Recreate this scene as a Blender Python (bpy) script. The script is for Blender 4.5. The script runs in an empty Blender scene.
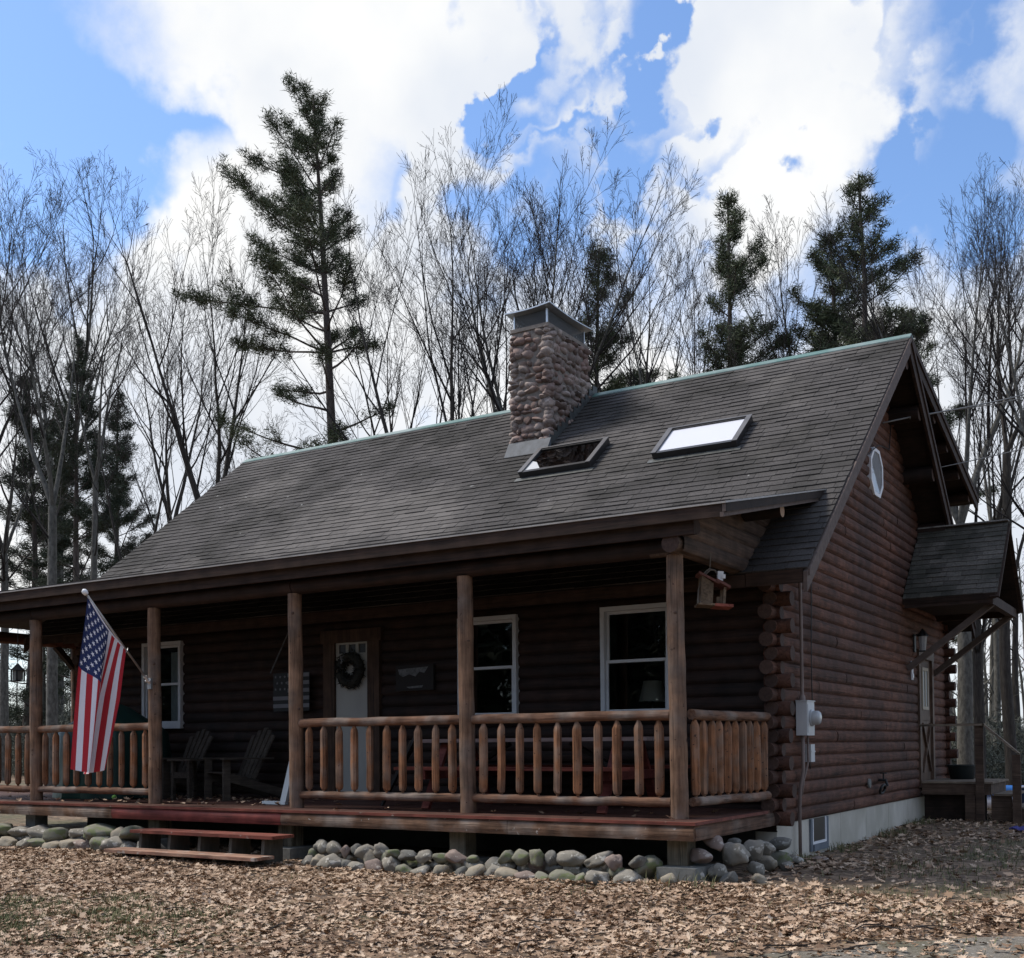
import bpy, math, random
import numpy as np
from math import sin, cos, pi, radians, sqrt
from mathutils import Vector, Matrix
random.seed(7)
RNG = np.random.default_rng(7)
scene = bpy.context.scene
COL = scene.collection

# ------------------------------------------------------------------ camera
CAM = np.array([4.3166, -9.9851, 0.7184])
FW = np.array([-0.52494204, 0.85069106, 0.02757849])
RT = np.array([0.85085902, 0.52532395, -0.00858375])
UP = np.array([0.02178976, -0.01895944, 0.99958279])
FPX, CY = 1139.1, 712.88
cd = bpy.data.cameras.new('camera'); cam = bpy.data.objects.new('camera', cd); COL.objects.link(cam)
cd.sensor_width = 36; cd.sensor_fit = 'HORIZONTAL'; cd.lens = FPX / 1024 * 36
cd.shift_y = (CY - 479) / 1024
cd.clip_end = 3000; cd.clip_start = 0.05
cam.matrix_world = Matrix(((RT[0], UP[0], -FW[0], CAM[0]), (RT[1], UP[1], -FW[1], CAM[1]), (RT[2], UP[2], -FW[2], CAM[2]), (0, 0, 0, 1)))
scene.camera = cam

def bearing(u, v):
    d = FW + RT * ((u - 512) / FPX) - UP * ((v - CY) / FPX)
    return d
def site(u, Y, v=713):
    """where the bearing u meets the plane y = Y"""
    d = bearing(u, v); t = (Y - CAM[1]) / d[1]
    return CAM + d * t

# ------------------------------------------------------------------ materials
def nodes(m):
    m.use_nodes = True
    nt = m.node_tree
    return nt, nt.nodes, nt.links, nt.nodes['Principled BSDF']
MATS = {}
def mat(name, c1, c2=None, rough=.8, scale=(4, 4, 4), detail=6, bump=0.0, island=0.0, metal=0.0, spec=.3, speck=None, speck_scale=30, speck_th=.72, stain=None, stain_scale=.6, pale=None, pale_scale=.5, worn=(), bscale=None, lo=.3, hi=.7):
    """noise colour between c1 and c2, optional per-piece variation, specks, stains and bump"""
    m = bpy.data.materials.new(name); nt, N, L, b = nodes(m)
    b.inputs['Roughness'].default_value = rough; b.inputs['Metallic'].default_value = metal
    b.inputs['Specular IOR Level'].default_value = spec
    c1 = (*c1, 1); c2 = (*(c2 or c1[:3]), 1)
    tc = N.new('ShaderNodeTexCoord'); mp = N.new('ShaderNodeMapping'); mp.inputs['Scale'].default_value = scale
    L.new(tc.outputs['Object'], mp.inputs['Vector'])
    nz = N.new('ShaderNodeTexNoise'); nz.inputs['Scale'].default_value = 1; nz.inputs['Detail'].default_value = detail; nz.inputs['Roughness'].default_value = .65
    L.new(mp.outputs[0], nz.inputs['Vector'])
    r = N.new('ShaderNodeMapRange'); r.inputs['From Min'].default_value = lo; r.inputs['From Max'].default_value = hi
    L.new(nz.outputs[0], r.inputs['Value'])
    mx = N.new('ShaderNodeMix'); mx.data_type = 'RGBA'; mx.inputs[6].default_value = c1; mx.inputs[7].default_value = c2
    L.new(r.outputs[0], mx.inputs[0]); out = mx.outputs[2]
    if stain:
        n2 = N.new('ShaderNodeTexNoise'); n2.inputs['Scale'].default_value = stain_scale; n2.inputs['Detail'].default_value = 5
        L.new(tc.outputs['Object'], n2.inputs['Vector'])
        r2 = N.new('ShaderNodeMapRange'); r2.inputs['From Min'].default_value = .45; r2.inputs['From Max'].default_value = .62; r2.inputs['To Max'].default_value = .75
        L.new(n2.outputs[0], r2.inputs['Value'])
        m2 = N.new('ShaderNodeMix'); m2.data_type = 'RGBA'; m2.inputs[7].default_value = (*stain, 1)
        L.new(r2.outputs[0], m2.inputs[0]); L.new(out, m2.inputs[6]); out = m2.outputs[2]
    if pale:
        n5 = N.new('ShaderNodeTexNoise'); n5.inputs['Scale'].default_value = pale_scale; n5.inputs['Detail'].default_value = 8; n5.inputs['Roughness'].default_value = .68
        mp5 = N.new('ShaderNodeMapping'); mp5.inputs['Location'].default_value = (13.3, 4.1, 2.2); L.new(tc.outputs['Object'], mp5.inputs['Vector']); L.new(mp5.outputs[0], n5.inputs['Vector'])
        r5 = N.new('ShaderNodeMapRange'); r5.inputs['From Min'].default_value = .50; r5.inputs['From Max'].default_value = .68; r5.inputs['To Max'].default_value = .6; val = n5.outputs[0]
        for wx, wy, wz, wr, wa in worn:
            vd = N.new('ShaderNodeVectorMath'); vd.operation = 'DISTANCE'; L.new(tc.outputs['Object'], vd.inputs[0]); vd.inputs[1].default_value = (wx, wy, wz)
            rr = N.new('ShaderNodeMapRange'); rr.interpolation_type = 'SMOOTHSTEP'; rr.inputs['From Min'].default_value = wr; rr.inputs['From Max'].default_value = 0; rr.inputs['To Max'].default_value = wa; L.new(vd.outputs['Value'], rr.inputs['Value'])
            am = N.new('ShaderNodeMath'); am.operation = 'ADD'; L.new(val, am.inputs[0]); L.new(rr.outputs[0], am.inputs[1]); val = am.outputs[0]
        L.new(val, r5.inputs['Value'])
        m5 = N.new('ShaderNodeMix'); m5.data_type = 'RGBA'; m5.inputs[7].default_value = (*pale, 1); L.new(r5.outputs[0], m5.inputs[0]); L.new(out, m5.inputs[6]); out = m5.outputs[2]
    if speck:
        n3 = N.new('ShaderNodeTexNoise'); n3.inputs['Scale'].default_value = speck_scale; n3.inputs['Detail'].default_value = 2
        L.new(tc.outputs['Object'], n3.inputs['Vector'])
        r3 = N.new('ShaderNodeMapRange'); r3.inputs['From Min'].default_value = speck_th; r3.inputs['From Max'].default_value = speck_th + .05
        L.new(n3.outputs[0], r3.inputs['Value'])
        m3 = N.new('ShaderNodeMix'); m3.data_type = 'RGBA'; m3.inputs[7].default_value = (*speck, 1)
        L.new(r3.outputs[0], m3.inputs[0]); L.new(out, m3.inputs[6]); out = m3.outputs[2]
    if island:
        g = N.new('ShaderNodeNewGeometry'); h = N.new('ShaderNodeHueSaturation')
        r4 = N.new('ShaderNodeMapRange'); r4.inputs['To Min'].default_value = 1 - island; r4.inputs['To Max'].default_value = 1 + island
        oi = N.new('ShaderNodeObjectInfo'); ad = N.new('ShaderNodeMath'); ad.operation = 'ADD'; L.new(g.outputs['Random Per Island'], ad.inputs[0]); L.new(oi.outputs['Random'], ad.inputs[1]); fr_ = N.new('ShaderNodeMath'); fr_.operation = 'FRACT'; L.new(ad.outputs[0], fr_.inputs[0]); L.new(fr_.outputs[0], r4.inputs['Value']); L.new(r4.outputs[0], h.inputs['Value'])
        L.new(out, h.inputs['Color']); out = h.outputs[0]
    L.new(out, b.inputs['Base Color'])
    if bump:
        nb = nz
        if bscale:
            mpb = N.new('ShaderNodeMapping'); mpb.inputs['Scale'].default_value = bscale; L.new(tc.outputs['Object'], mpb.inputs['Vector'])
            nb = N.new('ShaderNodeTexNoise'); nb.inputs['Scale'].default_value = 1; nb.inputs['Detail'].default_value = 6; L.new(mpb.outputs[0], nb.inputs['Vector'])
        bp = N.new('ShaderNodeBump'); bp.inputs['Strength'].default_value = 1; bp.inputs['Distance'].default_value = bump
        L.new(nb.outputs[0], bp.inputs['Height']); L.new(bp.outputs[0], b.inputs['Normal'])
    MATS[name] = m
    return m
def wood(name, c1, c2, axis, crack=.55, **k):
    wm = lambda c: (c[0] * 1.14, c[1], c[2] * .84)
    c1, c2 = wm(c1), wm(c2)
    s = [42, 42, 42]; s['xyz'.index(axis)] = 2.6
    m = mat(name, c1, c2, scale=tuple(s), detail=8, lo=.34, hi=.66, **k)
    nt = m.node_tree; N, L = nt.nodes, nt.links; b = N['Principled BSDF']; src = b.inputs['Base Color'].links[0].from_socket
    tc = N.new('ShaderNodeTexCoord'); mp = N.new('ShaderNodeMapping'); q = [26, 26, 26]; q['xyz'.index(axis)] = .9; mp.inputs['Scale'].default_value = q; L.new(tc.outputs['Object'], mp.inputs['Vector'])
    nz = N.new('ShaderNodeTexNoise'); nz.inputs['Scale'].default_value = 1; nz.inputs['Detail'].default_value = 3; nz.inputs['Distortion'].default_value = .6; L.new(mp.outputs[0], nz.inputs['Vector'])
    r = N.new('ShaderNodeMapRange'); r.inputs['From Min'].default_value = .30; r.inputs['From Max'].default_value = .42; r.inputs['To Min'].default_value = 1 - crack; L.new(nz.outputs[0], r.inputs['Value'])
    n2 = N.new('ShaderNodeTexNoise'); n2.inputs['Scale'].default_value = 5.5; n2.inputs['Detail'].default_value = 4; L.new(tc.outputs['Object'], n2.inputs['Vector'])
    r2 = N.new('ShaderNodeMapRange'); r2.inputs['From Min'].default_value = .3; r2.inputs['From Max'].default_value = .7; r2.inputs['To Min'].default_value = .62; r2.inputs['To Max'].default_value = 1.3; L.new(n2.outputs[0], r2.inputs['Value'])
    mu = N.new('ShaderNodeMath'); mu.operation = 'MULTIPLY'; L.new(r.outputs[0], mu.inputs[0]); L.new(r2.outputs[0], mu.inputs[1])
    h = N.new('ShaderNodeHueSaturation'); L.new(src, h.inputs['Color']); L.new(mu.outputs[0], h.inputs['Value']); L.new(h.outputs[0], b.inputs['Base Color'])
    return m

LOGX = wood('shade darkened brown log x', (.014, .0085, .0072), (.031, .018, .015), 'x', rough=.75, bump=.004, island=.28, stain=(.018, .012, .010), stain_scale=1.3)  # shade under the porch roof is put into this log colour
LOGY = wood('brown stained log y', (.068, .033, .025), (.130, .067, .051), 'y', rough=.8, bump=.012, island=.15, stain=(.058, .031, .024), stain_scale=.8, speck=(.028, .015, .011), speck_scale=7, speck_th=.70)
LOGEND = mat('log end grain', (.036, .021, .016), (.08, .048, .037), scale=(30, 30, 30), bump=.003, island=.25)
CUTEND = mat('pale cut log end', (.30, .19, .12), (.40, .27, .18), scale=(40, 40, 40))
POST = wood('peeled cedar post', (.105, .066, .048), (.230, .158, .118), 'z', rough=.85, bump=.010, speck=(.075, .042, .03), speck_scale=17, speck_th=.68, stain=(.15, .118, .098), stain_scale=2.5)
BALU = wood('weathered cedar baluster', (.125, .060, .034), (.295, .160, .094), 'z', rough=.85, bump=.008, speck=(.06, .035, .026), speck_scale=26, speck_th=.67, stain=(.22, .155, .115), stain_scale=4, island=.32)
RAILX = wood('weathered cedar rail x', (.080, .044, .031), (.20, .122, .088), 'x', rough=.85, bump=.010, stain=(.24, .20, .17), stain_scale=3)
RAILY = wood('weathered cedar rail y', (.080, .044, .031), (.20, .122, .088), 'y', rough=.85, bump=.010, stain=(.25, .21, .18), stain_scale=3)
RIMLOG = wood('weathered rim log', (.070, .043, .031), (.165, .108, .080), 'x', rough=.9, bump=.012, stain=(.30, .25, .21), stain_scale=2.2, speck=(.36, .32, .28), speck_scale=20, speck_th=.70)
RIMRED = wood('red painted rim board', (.105, .026, .026), (.155, .040, .038), 'x', rough=.6, bump=.002)
REDPAINT = wood('worn red deck paint', (.115, .036, .030), (.175, .062, .052), 'x', rough=.7, bump=.002, speck=(.30, .24, .20), speck_scale=9, speck_th=.68)
DECK = wood('dark red deck boards', (.055, .026, .022), (.095, .050, .042), 'x', rough=.7, bump=.002, island=.2)
DARKWOOD = wood('dark soffit boards', (.014, .010, .009), (.028, .019, .016), 'x', rough=.8, island=.2, bump=.002)
FASCIA = wood('brown fascia board', (.022, .0145, .012), (.046, .030, .025), 'x', rough=.8, bump=.003)
RAKE = mat('weathered rake board', (.085, .062, .054), (.15, .115, .10), scale=(6, 12, 12), rough=.8, bump=.003)
SHINGLE = mat('asphalt shingles', (.037, .034, .032), (.092, .084, .081), scale=(48, 48, 48), rough=.95, island=.15, bump=.008, speck=(.40, .40, .38), speck_scale=5.5, speck_th=.765, stain=(.026, .024, .021), stain_scale=1.1, pale=(.150, .137, .127), pale_scale=.6, worn=((-7.4, 3.7, 4.2, 2.2, .16), (-5.6, 3.4, 4.0, 1.5, .16), (-9.6, 2.6, 3.4, 1.8, .12)))
MOSSY = mat('mossy asphalt shingles', (.060, .054, .046), (.135, .123, .106), scale=(35, 35, 35), rough=.95, island=.3, bump=.008, speck=(.25, .26, .23), speck_scale=7, speck_th=.74, stain=(.032, .032, .024), stain_scale=2)
RIDGE = mat('green ridge flashing', (.06, .14, .125), (.13, .23, .21), scale=(2, 6, 6), rough=.5, stain=(.24, .29, .28), stain_scale=1.5)
DRIP = mat('drip edge metal', (.25, .23, .21), (.42, .40, .38), scale=(2, 8, 8), rough=.5)
CONC = mat('poured concrete', (.47, .44, .38), (.62, .585, .51), scale=(3, 3, 1.2), rough=.9, bump=.004, stain=(.40, .375, .31), stain_scale=1.5)
BLOCK = mat('grey concrete block', (.13, .135, .125), (.22, .22, .205), scale=(14, 14, 14), rough=.9, bump=.004)
PIERWOOD = wood('grey green treated post', (.09, .09, .075), (.17, .165, .14), 'z', rough=.85, bump=.004)
MORTAR = mat('chimney mortar', (.17, .145, .125), (.25, .215, .19), scale=(20, 20, 20), rough=.95, bump=.01)
CHSTONE = mat('chimney fieldstone', (.155, .12, .104), (.38, .315, .28), scale=(13, 13, 13), rough=.9, island=.34, bump=.016, stain=(.19, .115, .095), stain_scale=2.2)
STONES = [mat('grey fieldstone', (.18, .165, .14), (.36, .335, .29), scale=(9, 9, 9), rough=.9, bump=.012, speck=(.45, .43, .38), speck_scale=14, speck_th=.60, stain=(.15, .14, .115), stain_scale=4.5),
          mat('greenish fieldstone', (.14, .14, .105), (.27, .262, .21), scale=(8, 8, 8), rough=.9, bump=.012, speck=(.14, .16, .08), speck_scale=11, speck_th=.56, stain=(.12, .12, .085), stain_scale=4.5),
          mat('pinkish fieldstone', (.19, .145, .125), (.33, .265, .235), scale=(8, 8, 8), rough=.9, bump=.012, speck=(.40, .36, .32), speck_scale=15, speck_th=.62, stain=(.17, .13, .11), stain_scale=4.5),
          mat('dark slate fieldstone', (.11, .107, .097), (.22, .215, .195), scale=(8, 8, 8), rough=.9, bump=.012, speck=(.3, .3, .28), speck_scale=13, speck_th=.63, stain=(.08, .078, .07), stain_scale=4.5),
          mat('tan fieldstone', (.24, .205, .155), (.40, .35, .275), scale=(8, 8, 8), rough=.9, bump=.012, speck=(.2, .17, .12), speck_scale=12, speck_th=.60, stain=(.15, .14, .115), stain_scale=4.5)]
LEAD = mat('lead flashing', (.06, .067, .075), (.125, .135, .15), scale=(8, 8, 8), rough=.7, metal=0)
LEADD = mat('dark step flashing', (.045, .048, .048), (.11, .115, .11), scale=(12, 12, 12), rough=.5, metal=.3)
CAPMETAL = mat('galvanised cap metal', (.45, .46, .47), (.62, .63, .64), scale=(6, 6, 6), rough=.35, metal=.7)
BRONZE = mat('dark bronze frame', (.016, .015, .015), (.03, .028, .027), rough=.35, spec=.5)
FRAMEGREY = mat('skylight frame aluminium', (.085, .08, .08), (.13, .125, .125), rough=.4)
WHITE = mat('white vinyl', (.44, .45, .46), (.52, .53, .53), rough=.5)
PLASTERW = mat('white paint', (.72, .73, .76), (.80, .80, .82), rough=.5)
DOORW = mat('pale grey green door paint', (.29, .29, .265), (.34, .34, .31), scale=(3, 3, 1), rough=.5)
TRIMB = wood('brown door casing', (.035, .022, .016), (.065, .043, .032), 'z', rough=.7)
SIDEDOOR = wood('brown side door', (.07, .048, .038), (.115, .082, .066), 'z', rough=.6)
BLACK = mat('black metal', (.010, .010, .010), (.02, .02, .02), rough=.5)
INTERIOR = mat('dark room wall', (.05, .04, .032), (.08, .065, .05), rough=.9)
CREAM = mat('lamp shade cloth', (.6, .55, .45), rough=.9)
LACE = mat('pale curtain', (.42, .46, .45), (.60, .63, .62), scale=(30, 30, 8), rough=.9)
GREYBOX = mat('grey meter enamel', (.50, .52, .54), (.58, .60, .61), scale=(5, 5, 5), rough=.45)
PIPE = mat('grey brown conduit', (.16, .12, .105), (.24, .19, .17), scale=(8, 8, 3), rough=.6)
STEEL = mat('dull steel', (.35, .35, .35), (.5, .5, .5), rough=.35, metal=.8)
POLE = mat('brushed flag pole', (.28, .25, .22), (.42, .39, .36), scale=(20, 20, 20), rough=.35, metal=.6)
WHITEPL = mat('glossy white ball', (.8, .8, .8), rough=.3)
FRED = mat('flag red', (.48, .032, .045), (.42, .027, .04), scale=(60, 60, 60), rough=.9)
FWHITE = mat('flag white', (.80, .80, .86), (.74, .74, .82), scale=(60, 60, 60), rough=.9)
FBLUE = mat('flag blue', (.030, .045, .135), (.024, .036, .11), scale=(60, 60, 60), rough=.9)
OLDWOOD = wood('old grey chair wood', (.030, .028, .026), (.060, .055, .051), 'y', rough=.9, island=.2)
TARP = mat('dark green tarp', (.010, .035, .030), (.018, .055, .047), scale=(4, 4, 4), rough=.45, bump=.01)
PALEMETAL = mat('pale grey metal', (.45, .52, .55), (.55, .60, .63), rough=.4)
PICRED = wood('red picnic table wood', (.10, .026, .024), (.16, .048, .043), 'x', rough=.7)
WREATHG = mat('dark wreath greenery', (.012, .018, .014), (.035, .030, .026), scale=(60, 60, 60), rough=.9, island=.3)
SIGNP = mat('dark sign board', (.016, .014, .013), rough=.7)
SIGNW = mat('pale sign mountain', (.16, .165, .17), (.06, .065, .065), scale=(25, 25, 25), rough=.7)
FEEDW = wood('grey feeder wood', (.10, .08, .065), (.19, .16, .13), 'y', rough=.9)
FEEDR = wood('red feeder wood', (.20, .065, .055), (.28, .10, .085), 'y', rough=.8)
GREENBALL = mat('lime green rubber', (.25, .55, .12), rough=.6)
TUBK = mat('black tub plastic', (.010, .016, .016), (.018, .022, .022), rough=.5)
POOLB = mat('bright blue foam', (.030, .18, .58), (.05, .23, .66), rough=.6)
PURPLE = mat('violet blue cloth', (.05, .05, .20), (.09, .09, .30), scale=(20, 20, 20), rough=.8)
DISC = mat('dark blue disc', (.012, .022, .05), (.03, .05, .1), scale=(12, 12, 12), rough=.35)
ROPE = mat('grey rope', (.14, .12, .10), (.22, .19, .16), scale=(80, 80, 80), rough=.9)
WIRE = mat('weathered cable', (.12, .12, .12), (.2, .2, .2), rough=.6)
BARKS = [mat('grey brown bark', (.022, .019, .017), (.072, .063, .055), scale=(14, 14, 3), rough=.95, bump=.02),
         mat('pale lichen bark', (.045, .043, .038), (.165, .158, .14), scale=(11, 11, 5), rough=.95, bump=.02)]
TWIG = mat('grey brown twigs', (.014, .012, .011), (.032, .027, .025), scale=(6, 6, 6), rough=.95)
PBARK = mat('pine bark', (.050, .038, .032), (.12, .098, .086), scale=(14, 14, 4), rough=.95, bump=.02)
NEEDLE = mat('pine needles', (.045, .058, .031), (.100, .115, .064), scale=(1.2, 1.2, 1.2), rough=.85, island=.5)
NEEDLE2 = mat('dark far needles', (.026, .036, .024), (.060, .072, .045), scale=(1.2, 1.2, 1.2), rough=.85, island=.5)
BRUSHM = mat('undergrowth twigs', (.060, .057, .048), (.150, .142, .122), scale=(2, 2, 2), rough=.95, island=.4)
GRASSM = mat('spring grass', (.070, .088, .034), (.19, .18, .09), scale=(3, 3, 3), rough=.8, island=.5)

def glass(name, tint=(.9, .92, .92), rough=.02, mixf=None):
    m = bpy.data.materials.new(name); nt, N, L, b = nodes(m)
    out = N['Material Output']
    tr = N.new('ShaderNodeBsdfTransparent'); tr.inputs[0].default_value = (*tint, 1)
    gl = N.new('ShaderNodeBsdfGlossy'); gl.inputs['Roughness'].default_value = rough
    fr = N.new('ShaderNodeFresnel'); fr.inputs[0].default_value = 1.75
    nz = N.new('ShaderNodeTexNoise'); nz.inputs['Scale'].default_value = 1.6
    tc = N.new('ShaderNodeTexCoord'); L.new(tc.outputs['Object'], nz.inputs['Vector'])
    bp = N.new('ShaderNodeBump'); bp.inputs['Strength'].default_value = .10; bp.inputs['Distance'].default_value = .02
    L.new(nz.outputs[0], bp.inputs['Height']); L.new(bp.outputs[0], gl.inputs['Normal'])
    mx = N.new('ShaderNodeMixShader'); L.new(fr.outputs[0], mx.inputs[0]); L.new(tr.outputs[0], mx.inputs[1]); L.new(gl.outputs[0], mx.inputs[2])
    L.new(mx.outputs[0], out.inputs[0])
    return m
GLASS = glass('window glass', (.55, .58, .58))
GLASSC = glass('clear skylight glass', (1, 1, 1))
GLASSD = glass('dark skylight glass', (.10, .10, .11))
def mesh_screen():
    m = bpy.data.materials.new('spark screen mesh'); nt, N, L, b = nodes(m)
    b.inputs['Base Color'].default_value = (.05, .05, .05, 1); b.inputs['Alpha'].default_value = .72; b.inputs['Roughness'].default_value = .6
    return m
SCREEN = mesh_screen()

def leaf_mat():
    m = bpy.data.materials.new('dry oak leaves'); nt, N, L, b = nodes(m)
    g = N.new('ShaderNodeNewGeometry'); cr = N.new('ShaderNodeValToRGB')
    e = cr.color_ramp.elements
    e[0].position = 0; e[0].color = (.13, .078, .048, 1); e[1].position = 1; e[1].color = (.56, .42, .30, 1)
    for p, c in [(.22, (.225, .145, .090)), (.45, (.35, .235, .158)), (.7, (.46, .33, .228)), (.88, (.47, .365, .275))]:
        x = e.new(p); x.color = (*c, 1)
    tc = N.new('ShaderNodeTexCoord'); nz = N.new('ShaderNodeTexNoise'); nz.inputs['Scale'].default_value = 1.1; nz.inputs['Detail'].default_value = 6; L.new(tc.outputs['Object'], nz.inputs['Vector'])
    mr = N.new('ShaderNodeMapRange'); mr.inputs['From Min'].default_value = .34; mr.inputs['From Max'].default_value = .66; mr.inputs['To Min'].default_value = -.20; mr.inputs['To Max'].default_value = .26; L.new(nz.outputs[0], mr.inputs['Value'])
    ad = N.new('ShaderNodeMath'); ad.operation = 'ADD'; ad.use_clamp = True; L.new(g.outputs['Random Per Island'], ad.inputs[0]); L.new(mr.outputs[0], ad.inputs[1])
    L.new(ad.outputs[0], cr.inputs[0]); L.new(cr.outputs[0], b.inputs['Base Color'])
    b.inputs['Roughness'].default_value = .7; b.inputs['Specular IOR Level'].default_value = .25
    return m
LEAFM = leaf_mat()
def ground_mat():
    m = bpy.data.materials.new('leafy ground'); nt, N, L, b = nodes(m)
    tc = N.new('ShaderNodeTexCoord')
    v = N.new('ShaderNodeTexVoronoi'); v.inputs['Scale'].default_value = 11; L.new(tc.outputs['Object'], v.inputs['Vector'])
    cr = N.new('ShaderNodeValToRGB'); e = cr.color_ramp.elements
    e[0].color = (.075, .050, .033, 1); e[1].color = (.27, .19, .12, 1); x = e.new(.5); x.color = (.15, .10, .065, 1)
    sp = N.new('ShaderNodeSeparateColor'); L.new(v.outputs['Color'], sp.inputs[0]); L.new(sp.outputs[0], cr.inputs[0])
    n2 = N.new('ShaderNodeTexNoise'); n2.inputs['Scale'].default_value = .55; n2.inputs['Detail'].default_value = 7; L.new(tc.outputs['Object'], n2.inputs['Vector'])
    r2 = N.new('ShaderNodeMapRange'); r2.inputs['From Min'].default_value = .5; r2.inputs['From Max'].default_value = .66; r2.inputs['To Max'].default_value = .8
    L.new(n2.outputs[0], r2.inputs['Value'])
    mx = N.new('ShaderNodeMix'); mx.data_type = 'RGBA'; mx.inputs[7].default_value = (.075, .078, .036, 1)
    L.new(r2.outputs[0], mx.inputs[0]); L.new(cr.outputs[0], mx.inputs[6]); L.new(mx.outputs[2], b.inputs['Base Color'])
    bp = N.new('ShaderNodeBump'); bp.inputs['Distance'].default_value = .03; L.new(v.outputs['Distance'], bp.inputs['Height']); L.new(bp.outputs[0], b.inputs['Normal'])
    b.inputs['Roughness'].default_value = .95
    return m
GROUND = ground_mat()
GRAVEL = mat('packed gravel', (.13, .115, .095), (.25, .225, .19), scale=(38, 38, 38), rough=.95, bump=.02, stain=(.11, .10, .06), stain_scale=1.4, speck=(.42, .40, .36), speck_scale=26, speck_th=.66)

# ------------------------------------------------------------------ mesh builder
class MB:
    def __init__(s): s.v = []; s.f = []; s.m = []; s.n = 0
    def add(s, v, f, m=0):
        v = np.asarray(v, float).reshape(-1, 3); s.v.append(v)
        for q in f: s.f.append(tuple(i + s.n for i in q)); s.m.append(m)
        s.n += len(v)
    def box(s, lo, hi, m=0, rot=None, c=None):
        x0, y0, z0 = lo; x1, y1, z1 = hi
        v = np.array([(x0, y0, z0), (x1, y0, z0), (x1, y1, z0), (x0, y1, z0), (x0, y0, z1), (x1, y0, z1), (x1, y1, z1), (x0, y1, z1)], float)
        if rot is not None:
            c = v.mean(0) if c is None else np.array(c); v = (v - c) @ np.array(rot).T + c
        s.add(v, [(0, 3, 2, 1), (4, 5, 6, 7), (0, 1, 5, 4), (1, 2, 6, 5), (2, 3, 7, 6), (3, 0, 4, 7)], m)
    def beam(s, p, q, w, h, m=0, up=(0, 0, 1)):
        p = np.array(p, float); q = np.array(q, float); d = q - p; d /= np.linalg.norm(d)
        u = np.array(up, float); x = np.cross(d, u); x /= np.linalg.norm(x); y = np.cross(x, d)
        v = [p + x * a * w / 2 + y * b * h / 2 for a, b in ((-1, -1), (1, -1), (1, 1), (-1, 1))] + [q + x * a * w / 2 + y * b * h / 2 for a, b in ((-1, -1), (1, -1), (1, 1), (-1, 1))]
        s.add(v, [(0, 1, 2, 3), (7, 6, 5, 4), (0, 4, 5, 1), (1, 5, 6, 2), (2, 6, 7, 3), (3, 7, 4, 0)], m)
    def lathe(s, p, q, prof, n=10, m=0, mend=None, jit=0.0, caps=True):
        """prof: list of (t along p-q, radius)"""
        p = np.array(p, float); q = np.array(q, float); d = q - p; Ln = np.linalg.norm(d); d /= Ln
        a = np.array((0, 0, 1.)) if abs(d[2]) < .9 else np.array((1., 0, 0))
        x = np.cross(d, a); x /= np.linalg.norm(x); y = np.cross(d, x)
        V = []
        for t, r in prof:
            off = (x * random.uniform(-jit, jit) + y * random.uniform(-jit, jit))
            for k in range(n):
                th = 2 * pi * k / n; rr = r * (1 + random.uniform(-jit, jit) * 2.0) if jit else r
                V.append(p + d * Ln * t + off + (x * cos(th) + y * sin(th)) * rr)
        F = []
        for i in range(len(prof) - 1):
            for k in range(n):
                F.append((i * n + k, i * n + (k + 1) % n, (i + 1) * n + (k + 1) % n, (i + 1) * n + k))
        base = s.n
        s.add(V, F, m)
        if caps:
            me = m if mend is None else mend
            s.f.append(tuple(base + k for k in range(n - 1, -1, -1))); s.m.append(me)
            e = base + (len(prof) - 1) * n
            s.f.append(tuple(e + k for k in range(n))); s.m.append(me)
    def log(s, p, q, r, n=12, m=0, mend=None, jit=.03, seg=.5):
        Ln = float(np.linalg.norm(np.array(q, float) - np.array(p, float))); k = max(2, int(Ln / seg) + 1)
        s.lathe(p, q, [(i / (k - 1), r * (1 + random.uniform(-jit, jit))) for i in range(k)], n, m, mend, jit=jit * .1)
    def tube(s, pts, r, n=8, m=0):
        P = np.array(pts, float); T = np.gradient(P, axis=0); T /= np.linalg.norm(T, axis=1)[:, None]
        ref = np.array((0, 0, 1.)); 
        if abs(T[:, 2]).mean() > .8: ref = np.array((1., 0, 0))
        V = []
        rr = r if hasattr(r, '__len__') else [r] * len(P)
        for c, t, ra in zip(P, T, rr):
            x = np.cross(t, ref); x /= np.linalg.norm(x); y = np.cross(t, x)
            for k in range(n):
                th = 2 * pi * k / n; V.append(c + (x * cos(th) + y * sin(th)) * ra)
        F = [(i * n + k, i * n + (k + 1) % n, (i + 1) * n + (k + 1) % n, (i + 1) * n + k) for i in range(len(P) - 1) for k in range(n)]
        F.append(tuple(range(n - 1, -1, -1))); F.append(tuple((len(P) - 1) * n + k for k in range(n)))
        s.add(V, F, m)
    def prism(s, poly, d, m=0):
        """polygon (3-D, planar) swept by the vector d"""
        P = np.array(poly, float); n = len(P); d = np.array(d, float)
        F = [tuple(range(n - 1, -1, -1)), tuple(range(n, 2 * n))] + [(k, (k + 1) % n, n + (k + 1) % n, n + k) for k in range(n)]
        s.add(np.vstack([P, P + d]), F, m)
    def build(s, name, mats, parent=None, smooth=False, off=None, sharp=None):
        me = bpy.data.meshes.new(name)
        V = np.vstack(s.v) if s.v else np.zeros((0, 3))
        if off is not None: V = V - np.array(off)
        me.from_pydata(V.tolist(), [], s.f)
        if not isinstance(mats, (list, tuple)): mats = [mats]
        for x in mats: me.materials.append(x)
        if len(mats) > 1: me.polygons.foreach_set('material_index', np.array(s.m, 'i'))
        if smooth: me.polygons.foreach_set('use_smooth', [True] * len(me.polygons))
        me.update()
        if smooth and sharp: 
            try: me.set_sharp_from_angle(angle=radians(sharp))
            except Exception: pass
        return link(name, me, parent)
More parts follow.
